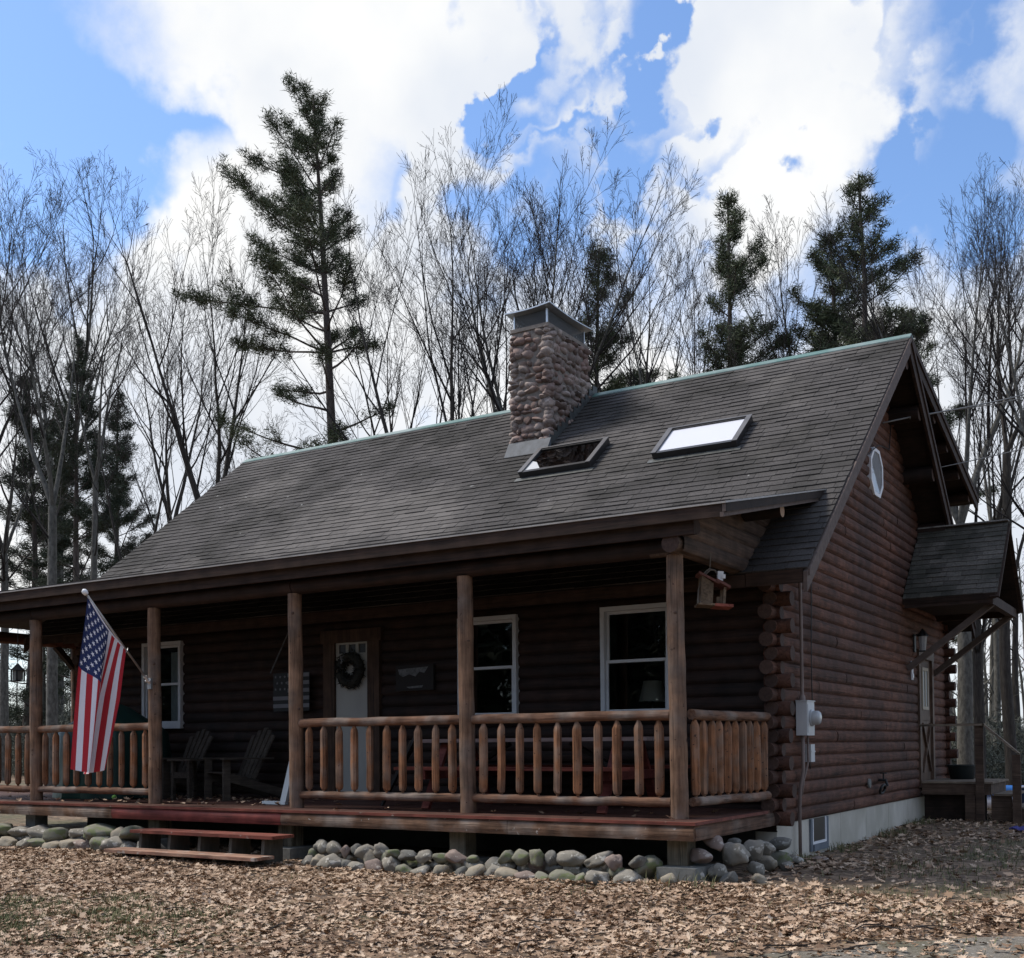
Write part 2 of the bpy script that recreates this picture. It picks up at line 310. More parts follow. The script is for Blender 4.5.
def link(name, me, parent=None):
    o = bpy.data.objects.new(name, me); COL.objects.link(o)
    if parent is not None:
        o.parent = parent
        if parent.get('world_parts') and parent.parent is None: o.location = -Vector(parent.location)
    return o
def raw_mesh(name, V, F, mats, smooth=False):
    """V (n,3), F (m,k) arrays of one face size"""
    me = bpy.data.meshes.new(name); V = np.ascontiguousarray(V, 'f'); F = np.ascontiguousarray(F, 'i')
    me.vertices.add(len(V)); me.vertices.foreach_set('co', V.ravel())
    k = F.shape[1]; me.loops.add(F.size); me.loops.foreach_set('vertex_index', F.ravel())
    me.polygons.add(len(F)); me.polygons.foreach_set('loop_start', np.arange(0, F.size, k, dtype='i')); me.polygons.foreach_set('loop_total', np.full(len(F), k, 'i'))
    for x in (mats if isinstance(mats, (list, tuple)) else [mats]): me.materials.append(x)
    if smooth: me.polygons.foreach_set('use_smooth', np.ones(len(F), bool))
    me.update(calc_edges=True); me.validate()
    return me
def thing(name, label, cat, loc=(0, 0, 0), group=None, world=True):
    o = bpy.data.objects.new(name, None); COL.objects.link(o); o.location = loc; o.empty_display_size = .2
    if world: o['world_parts'] = 1
    return tag(o, label, cat, group)
def tag(o, label, cat, group=None):
    o['label'] = label; o['category'] = cat; o['kind'] = 'thing'
    if group: o['group'] = group
    return o
def setting(o, kind='structure'):
    o['kind'] = kind; return o
def dup(root, loc, label, rotz=0, scale=1):
    r = root.copy(); COL.objects.link(r); r.location = loc; r.rotation_euler = (0, 0, rotz)
    r.scale = scale if hasattr(scale, '__len__') else (scale,) * 3
    if label: r['label'] = label
    for ch in list(root.children):
        c = ch.copy(); COL.objects.link(c); c.parent = r
        for g in ch.children:
            d = g.copy(); COL.objects.link(d); d.parent = c
    return r

# ------------------------------------------------------------------ house numbers (metres, deck top is z = 0)
XG, D, XW, YB = .317, 1.868, -10.95, 10.88           # right gable plane, front wall plane, left wall, back wall
XR, XL = .8166, -11.94                               # rakes
YE, ZE, YR, ZR = 1.468, 2.506, 6.378, 6.387          # main eave and ridge (top of roof)
S = (ZR - ZE) / (YR - YE)
SD = .258                                            # shed dormer slope at the back
YP, ZP, XP, SP = -.288, 2.90, .618, .2235            # porch eave, its slope
CH = .1465                                           # log course
ZS = -.168                                           # top of foundation
GZ = -.585
def ztop(y): return ZE + S * (y - YE) if y <= YR else ZR - SD * (y - YR)
YJ = (ZP - SP * YP - ZE + S * YE) / (S - SP); ZJ = ZP + SP * (YJ - YP)
def gz(x, y):
    """ground height"""
    z = GZ - .022 * np.maximum(0, -np.asarray(y) - .7)
    return z + .025 * np.sin(np.asarray(x) * .9 + 1) * np.cos(np.asarray(y) * .7) + .05 * np.clip((np.asarray(y) - 6) / 6, 0, 1)

house = thing('log_house', 'dark brown log cabin with a railed front porch and fieldstone chimney', 'house', (-5.3, 1.9, GZ))

# ---- log walls
def half_log(mb, axis, fixed, out, a, b, z0, z1, m, a2=None, b2=None, bulge=.036):
    """one course of half-round siding between a and b along axis; a2/b2: ends at the top edge"""
    a2 = a if a2 is None else a2; b2 = b if b2 is None else b2
    k = 7; n = max(2, int(abs(b - a) / .7) + 1)
    zz = [i / (k - 1) for i in range(k)]
    jit = [random.uniform(-.005, .005) for _ in range(n)]
    V = []
    for j in range(n):
        t = j / (n - 1)
        for i in zz:
            s0 = a + (a2 - a) * i; s1 = b + (b2 - b) * i; l = s0 + (s1 - s0) * t
            bu = bulge * sqrt(max(0, 1 - (2 * i - 1) ** 2)) ** .8
            off = out * (bu + jit[j] * (1 if 0 < i < 1 else 0) - .012)
            z = z0 + (z1 - z0) * i
            V.append((l, fixed + off, z) if axis == 'x' else (fixed + off, l, z))
    F = [(j * k + i, (j + 1) * k + i, (j + 1) * k + i + 1, j * k + i + 1) for j in range(n - 1) for i in range(k - 1)]
    mb.add(V, F, m)
def log_wall(name, axis, fixed, out, z0, z1, lim, openings, material, parent, joint=3.6):
    mb = MB(); k = 0; z = z0
    while z < z1 - .01:
        zt = min(z + CH, z1)
        lo0, hi0 = lim(z); lo1, hi1 = lim(zt)
        if hi0 - lo0 > .02:
            cuts = sorted([(o[0], o[1]) for o in openings if o[2] < zt - .01 and o[3] > z + .01])
            segs = []; s = lo0
            for c in cuts: segs.append((s, c[0])); s = c[1]
            segs.append((s, hi0))
            for i, (p, q) in enumerate(segs):
                if q - p < .02: continue
                js = [p]; x = p + random.uniform(1.2, joint)
                while x < q - .8: js.append(x); x += random.uniform(2, joint)
                js.append(q)
                for jn in range(len(js) - 1):
                    a, b = js[jn], js[jn + 1]
                    half_log(mb, axis, fixed, out, a, b, z, zt, 0, a2=lo1 if (i == 0 and jn == 0) else a, b2=hi1 if (i == len(segs) - 1 and jn == len(js) - 2) else b)
        z = zt; k += 1
    return mb.build(name, material, parent, smooth=True, sharp=60)
def snap(z): return ZS + round((z - ZS) / CH) * CH
FO_ = .075
WZ0, WZ1 = snap(1.09) - FO_, snap(2.29) - FO_
WIN = [(-9.52, -8.78), (-3.70, -2.94), (-1.69, -.91)]
DOOR = (-5.76, -5.20)
front_open = [(a, b, WZ0, WZ1) for a, b in WIN] + [(DOOR[0], DOOR[1], -.4, snap(2.15) - FO_)]
TOPF = ZS + CH * 20
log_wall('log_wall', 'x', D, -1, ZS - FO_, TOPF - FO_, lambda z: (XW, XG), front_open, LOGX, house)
SD0, SD1, SDZ0, SDZ1 = 8.78, 9.62, ZS, snap(2.1)
BW = (3.02, 3.72)
def gl(z):
    def under(y): return ztop(y) - .17
    lo = D if under(D) >= z else YE + (z + .17 - ZE) / S
    hi = YB if under(YB) >= z else YR + (ZR - z - .17) / SD
    return (lo, hi) if lo < hi else (YR, YR)
OCT_Y, OCT_Z = 6.22, 4.48
oct_open = (OCT_Y - .22, OCT_Y + .22, snap(4.25), snap(4.69))
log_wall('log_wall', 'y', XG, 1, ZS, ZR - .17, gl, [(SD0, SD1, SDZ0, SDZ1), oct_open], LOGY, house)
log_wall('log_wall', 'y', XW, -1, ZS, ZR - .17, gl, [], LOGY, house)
log_wall('log_wall', 'x', YB, 1, ZS, ZS + CH * 34, lambda z: (XW, XG), [], LOGX, house)
# crossing log ends at the corners
def corner_ends(xc, sx, yc, sy, n):
    mb = MB()
    for k in range(n):
        z = ZS + CH * (k + .5); r = CH * .54
        if k % 2 == 0:
            mb.log((xc - sx * .10, yc + .0, z), (xc + sx * random.uniform(.155, .20), yc, z), r, 12, 0, 1, jit=.03, seg=.2)
            mb.log((xc - sx * .01, yc - sy * .05, z), (xc - sx * .01, yc + sy * .10, z), r * .92, 12, 0, 1, jit=.03, seg=.2)
        else:
            mb.log((xc - sx * .03, yc - sy * .1, z), (xc - sx * .03, yc + sy * random.uniform(.17, .23), z), r, 12, 0, 1, jit=.03, seg=.2)
            mb.log((xc - sx * .1, yc - sy * .01, z), (xc + sx * .08, yc - sy * .01, z), r * .92, 12, 0, 1, jit=.03, seg=.2)
    mb.build('corner_logs', [LOGY, LOGEND], house, smooth=True, sharp=40)
corner_ends(XG, 1, D, -1, 18); corner_ends(XW, -1, D, -1, 18)
corner_ends(XG, 1, YB, 1, 30); corner_ends(XW, -1, YB, 1, 30)

# ---- foundation
mb = MB(); y = D + .02
while y < YB:
    y2 = min(y + 1.22, YB); mb.box((XG - .25, y, GZ - .5), (XG - .012, y2 - .008, ZS - .004)); y = y2
mb.box((XG - .24, D + .03, GZ - .5), (XG - .022, YB - .01, ZS - .006))
mb.box((XW, YB - .25, GZ - .5), (XG - .26, YB, ZS - .004)); mb.box((XW, D + .26, GZ - .5), (XW + .22, YB - .26, ZS - .004))
fo = mb.build('foundation', CONC, house)
mb = MB(); mb.box((XW, D + .02, GZ - .5), (XG - .26, D + .25, ZS - .004)); mb.build('shade_dark_wall', mat('shade darkened block', (.05, .05, .045), (.09, .09, .08), scale=(4, 4, 4), rough=.95), fo)  # front face coloured dark to stand in for shade under the deck
# basement window
bw = MB(); y0, y1, z0, z1 = BW[0], BW[1], -.55, ZS - .008
bw.box((XG - .011, y0, z0), (XG + .012, y0 + .07, z1)); bw.box((XG - .011, y1 - .07, z0), (XG + .012, y1, z1)); bw.box((XG - .011, y0 + .07, z0), (XG + .03, y1 - .07, z0 + .07))
w = bw.build('basement_window', mat('grey blue window well', (.11, .13, .16), (.17, .19, .22), rough=.7), house)
b2 = MB(); y0 += .075; y1 -= .075; z0 += .075
b2.box((XG - .010, y0, z0), (XG + .008, y0 + .035, z1)); b2.box((XG - .010, y1 - .035, z0), (XG + .008, y1, z1)); b2.box((XG - .010, y0 + .035, z0), (XG + .008, y1 - .035, z0 + .03))
b2.build('frame', PLASTERW, w)
b3 = MB(); b3.box((XG - .0095, y0 + .035, z0 + .03), (XG - .002, y1 - .035, z1)); b3.build('pane', BRONZE, w)

# ---- dark rooms behind the windows
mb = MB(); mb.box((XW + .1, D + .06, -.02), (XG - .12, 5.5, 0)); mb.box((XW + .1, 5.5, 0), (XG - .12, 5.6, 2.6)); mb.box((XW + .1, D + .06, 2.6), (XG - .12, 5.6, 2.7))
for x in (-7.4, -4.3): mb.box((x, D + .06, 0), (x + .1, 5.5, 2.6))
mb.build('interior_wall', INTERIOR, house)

# ---- windows
def window(a, b, z0, z1, curtain=False):
    y = D
    t = .052; mb = MB()
    mb.box((a - t, y - .075, z1), (b + t, y + .02, z1 + t)); mb.box((a - t, y - .075, z0 - t), (b + t, y + .02, z0))
    mb.box((a - t, y - .075, z0), (a, y + .02, z1)); mb.box((b, y - .075, z0), (b + t, y + .02, z1))
    mb.box((a - t - .02, y - .10, z0 - t - .025), (b + t + .02, y - .0, z0 - t - .002))
    w = mb.build('window', WHITE, house)
    zm = (z0 + z1) / 2
    for lo, hi, yy in ((zm - .02, z1, y - .01), (z0, zm + .02, y - .04)):
        s = MB(); f = .034
        s.box((a + .002, yy, lo), (a + f, yy + .028, hi)); s.box((b - f, yy, lo), (b - .002, yy + .028, hi)); s.box((a + f, yy, lo), (b - f, yy + .028, lo + f)); s.box((a + f, yy, hi - f), (b - f, yy + .028, hi))
        so = s.build('sash', WHITE, w)
        g = MB(); g.add([(a + f, yy + .014, lo + f), (b - f, yy + .014, lo + f), (b - f, yy + .014, hi - f), (a + f, yy + .014, hi - f)], [(0, 1, 2, 3)]); g.build('pane', GLASS, w)
    if curtain:
        c = MB(); n = 16
        V = []
        for i in range(n):
            x = b - .04 - i * .018; yy = y + .07 + .02 * sin(i * 1.3)
            V += [(x, yy, z0 + .02), (x, yy, z1 - .1)]
        c.add(V, [(2 * i, 2 * i + 2, 2 * i + 3, 2 * i + 1) for i in range(n - 1)]); c.build('curtain', LACE, w, smooth=True)
    return w
for i, (a, b) in enumerate(WIN): window(a, b, WZ0, WZ1, curtain=(i == 0))
# table lamp seen through the window nearest the corner post
lm = thing('table_lamp', 'table lamp with pale shade standing inside the window nearest the corner post', 'lamp', (-1.46, D + .75, .70))
m_ = MB(); m_.lathe((-1.46, D + .75, 1.22), (-1.46, D + .75, 1.47), [(0, .17), (1, .11)], 20, caps=False); m_.build('lamp_shade', CREAM, lm, smooth=True)
m_ = MB(); m_.lathe((-1.46, D + .75, .80), (-1.46, D + .75, 1.25), [(0, .09), (.05, .09), (.1, .03), (.3, .07), (.6, .06), (.75, .015), (1, .012)], 16); m_.build('base', SIGNW, lm, smooth=True)
tb = thing('side_table', 'dark side table under the lamp inside the window', 'table', (-1.46, D + .75, 0))
m_ = MB(); m_.box((-1.8, D + .45, .76), (-1.1, D + 1.05, .80)); m_.build('tabletop', DARKWOOD, tb)
for sx in (-1.76, -1.18):
    for sy in (D + .49, D + .97):
        m_ = MB(); m_.box((sx, sy, 0), (sx + .05, sy + .05, .76)); m_.build('leg', DARKWOOD, tb)

# ---- front door
mb = MB(); a, b = DOOR; zt = snap(2.15) - FO_
mb.box((a - .20, D - .07, 0.002), (a - .002, D + .03, zt)); mb.box((b + .002, D - .07, 0.002), (b + .20, D + .03, zt)); mb.box((a - .24, D - .08, zt), (b + .24, D + .03, zt + .17))
dr = mb.build('front_door', TRIMB, house)
p = MB(); p.box((a, D - .035, .02), (b, D + .01, 1.955)); p.box((a, D - .035, 2.075), (b, D + .01, zt))
for i in range(4): p.box((a + i * (b - a - .05) / 3, D - .035, 1.955), (a + .05 + i * (b - a - .05) / 3, D + .01, 2.075))
p.build('door_leaf', DOORW, dr)
g = MB()
for i in range(3):
    x = a + .05 + i * (b - a - .05) / 3; g.box((x, D - .015, 1.955), (x + (b - a - .05) / 3 - .05, D - .01, 2.075))
g.build('pane', BRONZE, dr)
g = MB(); g.lathe((b - .06, D - .035, 1.0), (b - .06, D - .1, 1.0), [(0, .02), (.5, .012), (.6, .03), (1, .02)], 12); g.build('handle', STEEL, dr, smooth=True)
# wreath
wr = thing('door_wreath', 'dark round wreath hanging on the pale front door', 'wreath', (-5.48, D - .1, 1.74))
mb = MB(); V = []
for k in range(800):
    th = random.uniform(0, 2 * pi); ph = random.uniform(0, 2 * pi); rr = .165 + .07 * cos(ph) * random.uniform(.6, 1.1)
    c = np.array((-5.48 + rr * cos(th), D - .085 + .05 * sin(ph), 1.73 + rr * sin(th) * 1.05)); d = RNG.normal(size=3); d /= np.linalg.norm(d); e = np.cross(d, RNG.normal(size=3)); e /= np.linalg.norm(e)
    mb.add([c - e * .012, c + e * .012, c + d * .07], [(0, 1, 2)])
mb.build('greenery', WREATHG, wr); mb = MB()
mb.tube([(-5.48 + .17 * cos(t), D - .085, 1.73 + .175 * sin(t)) for t in np.linspace(0, 2 * pi, 29)], .062, 8)
mb.build('ring', WREATHG, wr, smooth=True)
m_ = MB(); m_.add([(-5.60, D - .15, 1.90), (-5.55, D - .15, 1.92), (-5.545, D - .15, 1.84), (-5.58, D - .15, 1.80)], [(0, 1, 2, 3)]); m_.prism([(-5.58, D - .14, 1.90), (-5.53, D - .14, 1.92), (-5.53, D - .14, 1.83)], (0, .01, 0)); m_.build('bow', SIGNW, wr)

# ---- octagon window in the gable
mb = MB(); cx, cz = OCT_Y, OCT_Z
def octo(ry, rz, x): 
    return [(x, cx + ry * sx, cz + rz * sz) for sx, sz in ((-1, -.45), (-.45, -1), (.45, -1), (1, -.45), (1, .45), (.45, 1), (-.45, 1), (-1, .45))]
o1 = octo(.33, .335, XG + .05); o2 = octo(.28, .285, XG + .05); i1 = octo(.33, .335, XG - .02); i2 = octo(.28, .285, XG - .02)
V = o1 + o2 + i1 + i2; F = []
for k in range(8):
    j = (k + 1) % 8; F += [(k, j, 8 + j, 8 + k), (16 + k, 16 + j, j, k), (8 + k, 8 + j, 24 + j, 24 + k)]
mb.add(V, F); ow = mb.build('gable_window', PLASTERW, house)
g = MB(); g.add(octo(.282, .287, XG + .044), [tuple(range(8))]); g.build('pane', GLASSC, ow)
g = MB(); g.add(octo(.284, .289, XG + .033), [tuple(range(8))]); g.build('blind', PLASTERW, ow)

# ------------------------------------------------------------------ roofs
def shingles(mb, org, along, upv, length, height, expo=.135, tab=.31, lift=.0145, m=0):
    org = np.array(org, float); along = np.array(along, float); upv = np.array(upv, float)
    nrm = np.cross(along, upv); nrm /= np.linalg.norm(nrm)
    if nrm[2] < 0: nrm = -nrm
    nr = int(math.ceil(height / expo)); V = []; F = []
    n = 0
    for r in range(nr):
        h0 = r * expo; h1 = min(h0 + expo + .02, height)
        x = -random.uniform(0, tab); 
        while x < length:
            w = tab * random.uniform(.75, 1.2); a = max(0, x); b = min(length, x + w)
            x += w
            if b - a < .02: continue
            l = lift * random.uniform(.75, 1.35); dj = random.uniform(-.012, .008) if r else 0; d2 = dj + random.uniform(-.005, .005)
            bow = .01 * sin(a * 1.7 + r * .35) + .006 * sin(a * .6 + r * 1.1)
            P = [org + along * (a + .003) + upv * (h0 + dj) + nrm * .001, org + along * (b - .003) + upv * (h0 + d2) + nrm * .001,
                 org + along * (b - .003) + upv * (h0 + d2) + nrm * l, org + along * (a + .003) + upv * (h0 + dj) + nrm * l,
                 org + along * (b - .003) + upv * h1 + nrm * .002, org + along * (a + .003) + upv * h1 + nrm * .002]
            if r: P = [q + upv * bow * .6 for q in P]
            V += P; F += [(n, n + 1, n + 2, n + 3), (n + 3, n + 2, n + 4, n + 5), (n, n + 3, n + 5), (n + 1, n + 4, n + 2)]
            n += 6
    mb.add(V, F, m)
TH = .13
def slab_x(x0, x1, yz, th, mb, m=0):
    """slab from a (y, z) top line, thickness th downwards, between x0 and x1"""
    (ya, za), (yb, zb) = yz
    mb.prism([(x0, ya, za), (x0, yb, zb), (x0, yb, zb - th), (x0, ya, za - th)], (x1 - x0, 0, 0), m)
SL = sqrt((YR - YE) ** 2 + (ZR - ZE) ** 2); UPM = np.array((0, (YR - YE) / SL, (ZR - ZE) / SL))
mb = MB(); slab_x(XL + .02, XR - .045, [(YE, ZE - .004), (YR, ZR - .004)], TH, mb, 1)
shingles(mb, (XL, YE - .02, ZE - .016), (1, 0, 0), UPM, XR - XL, SL + .02)
roof = mb.build('main_roof', [SHINGLE, DARKWOOD], house)
for xa, xb in ((XR - .042, XR - .002), (XL + .002, XL + .018)):
    dz = .20; r_ = MB()                                # rake boards of the front slope
    r_.prism([(xa, YE - .03, ZE - .028 - S * .03 + .0), (xa, YR + .0, ZR - .008), (xa, YR, ZR - .008 - dz * 1.25), (xa, YE - .03, ZE - .03 - dz * 1.15)], (xb - xa, 0, 0))
    r_.prism([(xb if xb > 0 else xa, YE, ZE - .02), (xb if xb > 0 else xa, YR, ZR - .01), (xb if xb > 0 else xa, YR, ZR - .08), (xb if xb > 0 else xa, YE, ZE - .09)], (.02 if xb > 0 else -.02, 0, 0))
    r_.build('rake_board', RAKE, roof)
e_ = MB(); e_.box((.16, YE - .03, ZE - .16), (XR - .05, YE - .004, ZE - .02)); e_.box((XW, YE - .03, ZE - .16), (.15, YE - .004, ZE - .03)); e_.build('fascia', FASCIA, roof)
d_ = MB(); d_.prism([(XL - .01, YR - .09, ZR - .071 + .022), (XL - .01, YR, ZR + .022), (XL - .01, YR + .12, ZR - .03 + .02), (XL - .01, YR + .12, ZR - .05), (XL - .01, YR, ZR + .0), (XL - .01, YR - .09, ZR - .071 - .0)], (XR - XL + .02, 0, 0))
n_ = d_.build('ridge_cap', RIDGE, roof)
# rear steep overhang strip and the shallow dormer roof beyond the ridge
mb = MB(); slab_x(XG - .06, XR - .045, [(YR + .03, ZR - .04), (YR + 4.6, ZR - .015 - S * 4.6)], TH, mb, 0)
for xa, xb, dd in ((XR - .042, XR - .002, .24), (XR - .001, XR + .02, .08)):
    mb.prism([(xa, YR + .01, ZR - .03), (xa, YR + 4.6, ZR - .03 - S * 4.6), (xa, YR + 4.6, ZR - .03 - S * 4.6 - dd), (xa, YR + .01, ZR - .03 - dd * 1.2)], (xb - xa, 0, 0), 1)
mb.build('rear_overhang', [DARKWOOD, FASCIA], house)
YD = 11.55
mb = MB(); slab_x(XL + .3, XR - .045, [(YR, ZR - .004), (YD, ZR - .004 - SD * (YD - YR))], .12, mb, 1)
shingles(mb, (XL + .3, YD, ZR - SD * (YD - YR) - .012), (1, 0, 0), np.array((0, -1, SD)) / sqrt(1 + SD * SD), XR - XL - .3, (YD - YR) * sqrt(1 + SD * SD), expo=.27, tab=.6)
for xa, xb, dd in ((XR - .042, XR - .003, .23), (XR - .002, XR + .018, .09)):
    mb.prism([(xa, YR + .02, ZR - .03), (xa, YD, ZR - .024 - SD * (YD - YR)), (xa, YD, ZR - .024 - SD * (YD - YR) - dd), (xa, YR + .02, ZR - .03 - dd)], (xb - xa, 0, 0), 2)
mb.build('dormer_roof', [SHINGLE, DARKWOOD, FASCIA], house)
# purlins carrying the overhang
def purlin(y, z, r, xe):
    m_ = MB(); m_.log((XG - .08, y, z), (xe, y, z), r, 14, 0, 1, jit=.02, seg=.3); m_.build('purlin', [LOGX, LOGEND], house, smooth=True, sharp=40)
for y in (1.95, 2.95, 3.85, 4.75, 5.65): purlin(y, ztop(y) - .155 - .10, .095, XR - .06)
purlin(YR, ZR - .36, .11, XR - .06)
for y in (7.15, 8.05, 8.95): purlin(y, ZR - S * (y - YR) - .16 - .125, .12, XR - .06)
for y in (8.2, 9.15, 10.1, 11.0): purlin(y, ZR - SD * (y - YR) - .135 - .10, .10, XR - .06)

# ---- porch roof
XPL = -13.35
mb = MB(); XS = .16
poly_t = [(XPL, YP, ZP), (XP, YP, ZP), (XP, YJ + .05, ZP + SP * (YJ + .05 - YP)), (XPL + (YJ + .05 - YP), YJ + .05, ZP + SP * (YJ + .05 - YP))]
def slab_poly(mb, P, th, m): mb.prism([(x, y, z - .006) for x, y, z in P], (0, 0, -th), m)
slab_poly(mb, poly_t, .10, 1)
shingles(mb, (XPL + .2, YP - .02, ZP - .012), (1, 0, 0), np.array((0, 1, SP)) / sqrt(1 + SP * SP), XP - XPL - .2, .27, expo=.135)
hx = XPL + (YJ - YP)
mb2 = MB(); slab_poly(mb2, [(XPL, YP + .01, ZP), (hx, YJ, ZJ), (hx, YB, ZJ), (XPL, YB, ZP)], .10, 1)
for r in range(int((YJ - YP) / .2)):
    y0 = YP + .25 + r * .2
    if y0 + .2 > YJ: break
    x0 = XPL + (y0 + .2 - YP) + .02
    shingles(mb, (x0, y0, ZP + SP * (y0 - YP) - .008), (1, 0, 0), np.array((0, 1, SP)) / sqrt(1 + SP * SP), XP - x0 - .01, .2, expo=.2, tab=.5, lift=.004)
proof = mb.build('porch_roof', [SHINGLE, DARKWOOD], house)
mb2.build('side_slope', [SHINGLE, SHINGLE], proof)
f_ = MB(); f_.box((XPL, YP - .018, ZP - .145), (XP - .04, YP + .012, ZP - .02)); f_.box((XPL + .01, YP + .06, ZP - .26), (XP - .34, YP + .10, ZP - .112))
f_.build('fascia', FASCIA, proof)
f_ = MB()
for dz0, dz1, x0, x1 in ((-.02, -.105, XP - .034, XP - .004), (-.107, -.15, XP - .055, XP - .02)):
    f_.prism([(x0, YP - .02, ZP + dz0), (x0, YJ + .0, ZJ + dz0 - .0), (x0, YJ - .05, ZJ + dz1), (x0, YP - .02, ZP + dz1)], (x1 - x0, 0, 0))
f_.build('rake_board', RAKE, proof)
f_ = MB(); f_.prism([(XP - .002, YP - .03, ZP - .012), (XP - .002, YJ, ZJ - .01), (XP - .002, YJ, ZJ - .024), (XP - .002, YP - .03, ZP - .03)], (.012, 0, 0)); f_.box((XPL, YP - .034, ZP - .03), (XP, YP - .02, ZP - .014)); f_.build('drip_edge', DRIP, proof)
# porch beams, side infill, purlin with the pale cut end
mb = MB()
for x0, x1 in ((-13.3, -9.62), (-9.6, -4.82), (-4.8, .02)):
    mb.log((x0, 0, 2.585), (x1, 0, 2.585), .095, 12, 0, 1, seg=.6); mb.log((x0 + .3, -.01, 2.745), (x1 + (.2 if x1 > -1 else .3), -.01, 2.745), .075, 12, 0, 1, seg=.6)
mb.build('porch_beam', [LOGX, LOGEND], house, smooth=True, sharp=40)
mb = MB(); mb.log((.03, -.20, 2.585), (.03, D, 2.585), .09, 12, 0, 1, seg=.5)
mb.log((-.25, -.02, 2.535), (.05, -.02, 2.535), .05, 10, 0, 1, seg=.2)
z = 2.515
k = 0
while z < 3.5:
    y0 = max(-.12, YP + (z + .02 - ZP + .12) / SP); zt = z + CH
    if y0 < YJ - .2:
        y1 = min(YJ, YE + (zt - ZE) / S + .3)
        half_log(mb, 'y', .13, 1, y0, y1, z, zt, 0, a2=max(-.12, YP + (zt - ZP + .12) / SP), bulge=.022)
    z = zt; k += 1
mb.build('porch_gable', [wood('weathered porch gable logs', (.050, .036, .030), (.105, .078, .066), 'y', rough=.8, bump=.004, island=.2), LOGEND], house, smooth=True, sharp=50)
m_ = MB(); m_.log((-.4, 1.5, 3.118), (.545, 1.5, 3.118), .072, 14, 0, 1, jit=.02, seg=.3); m_.build('purlin', [LOGX, CUTEND], house, smooth=True, sharp=40)
# left (wrap-around) porch beam and ceiling rafters
mb = MB(); mb.log((-12.95, 0, 2.58), (-12.95, YB, 2.58), .1, 10, 0, 1); mb.build('porch_beam', [LOGY, LOGEND], house, smooth=True, sharp=40)
mb = MB()
for k in range(22):
    x = -12.6 + k * .6
    if x < .0: mb.beam((x, YP + .14, ZP + SP * .14 - .19), (x, D, ZP + SP * (D - YP) - .19), .07, .13)
mb.build('porch_rafters', DARKWOOD, house)

# ---- porch deck
YRIM = .41
mb = MB(); y = -YRIM + .01
while y < D - .03:
    x = -13.2
    while x < XG - .01:
        x2 = min(x + random.uniform(2.4, 4.2), XG - .004); 
        mb.box((x, y, -.03), (x2 - .003, min(y + .133, D - .02), random.uniform(-.002, .002))); x = x2
    y += .139
y = D
while y < YB: mb.box((-13.2, y, -.03), (XW - .05, y + .133, 0)); y += .139
mb.box((-13.1, -.2, -.14), (XG - .12, -.15, -.032)); mb.box((-13.1, .8, -.16), (XG - .12, .85, -.032))
deck = mb.build('porch_deck', DECK, house)
m_ = MB(); m_.box((-13.2, -YRIM - .022, -.026), (XG + .02, -YRIM + .006, .003)); m_.box((XG - .002, -YRIM + .007, -.026), (XG + .022, D - .35, .003)); m_.build('red_edge', REDPAINT, deck)
def rim(x0, x1, ma, nm='rim_log'):
    m_ = MB(); n = max(2, int((x1 - x0) / .35)); prof = [(-.115, ZS + .02), (-.145, ZS + .0), (-.16, ZS + .05), (-.155, -.06), (-.13, -.032), (-.0, -.032), (0, ZS + .0)]
    V = []
    for j in range(n + 1):
        x = x0 + (x1 - x0) * j / n
        for (dy, z) in prof:
            jj = random.uniform(-.006, .006); V.append((x, -YRIM + .14 + dy * 1.0 + (jj if dy < -.1 else 0), z + (jj if -.15 < z < -.05 else 0)))
    k = len(prof); F = [(j * k + i, j * k + (i + 1) % k, (j + 1) * k + (i + 1) % k, (j + 1) * k + i) for j in range(n) for i in range(k)] + [tuple(range(k - 1, -1, -1)), tuple(n * k + i for i in range(k))]
    m_.add(V, F); return m_.build(nm, ma, deck, smooth=True, sharp=50)
rim(-13.2, -9.17, RIMLOG); rim(-9.165, -7.52, RIMLOG); rim(-7.515, -4.66, RIMRED, 'rim_board'); rim(-4.655, -1.655, RIMLOG); rim(-1.65, XG, RIMLOG)
m_ = MB(); n = 8; V = []; prof = [(-.10, ZS + .0), (0.012, ZS), (.02, ZS + .05), (.014, -.06), (0, -.032), (-.1, -.032)]
for j in range(n + 1):
    y = -YRIM + .02 + (D + .30 + YRIM - .02) * j / n
    for dx, z in prof: V.append((XG - .01 + dx + random.uniform(-.003, .003), y, z))
k = len(prof); m_.add(V, [(j * k + i, (j + 1) * k + i, (j + 1) * k + (i + 1) % k, j * k + (i + 1) % k) for j in range(n) for i in range(k)] + [tuple(range(k)), tuple(n * k + i for i in range(k - 1, -1, -1))])
m_.build('rim_log', wood('weathered side rim log', (.07, .042, .031), (.155, .098, .074), 'y', rough=.85, bump=.010, stain=(.2, .16, .13), stain_scale=1.6), deck, smooth=True, sharp=50)
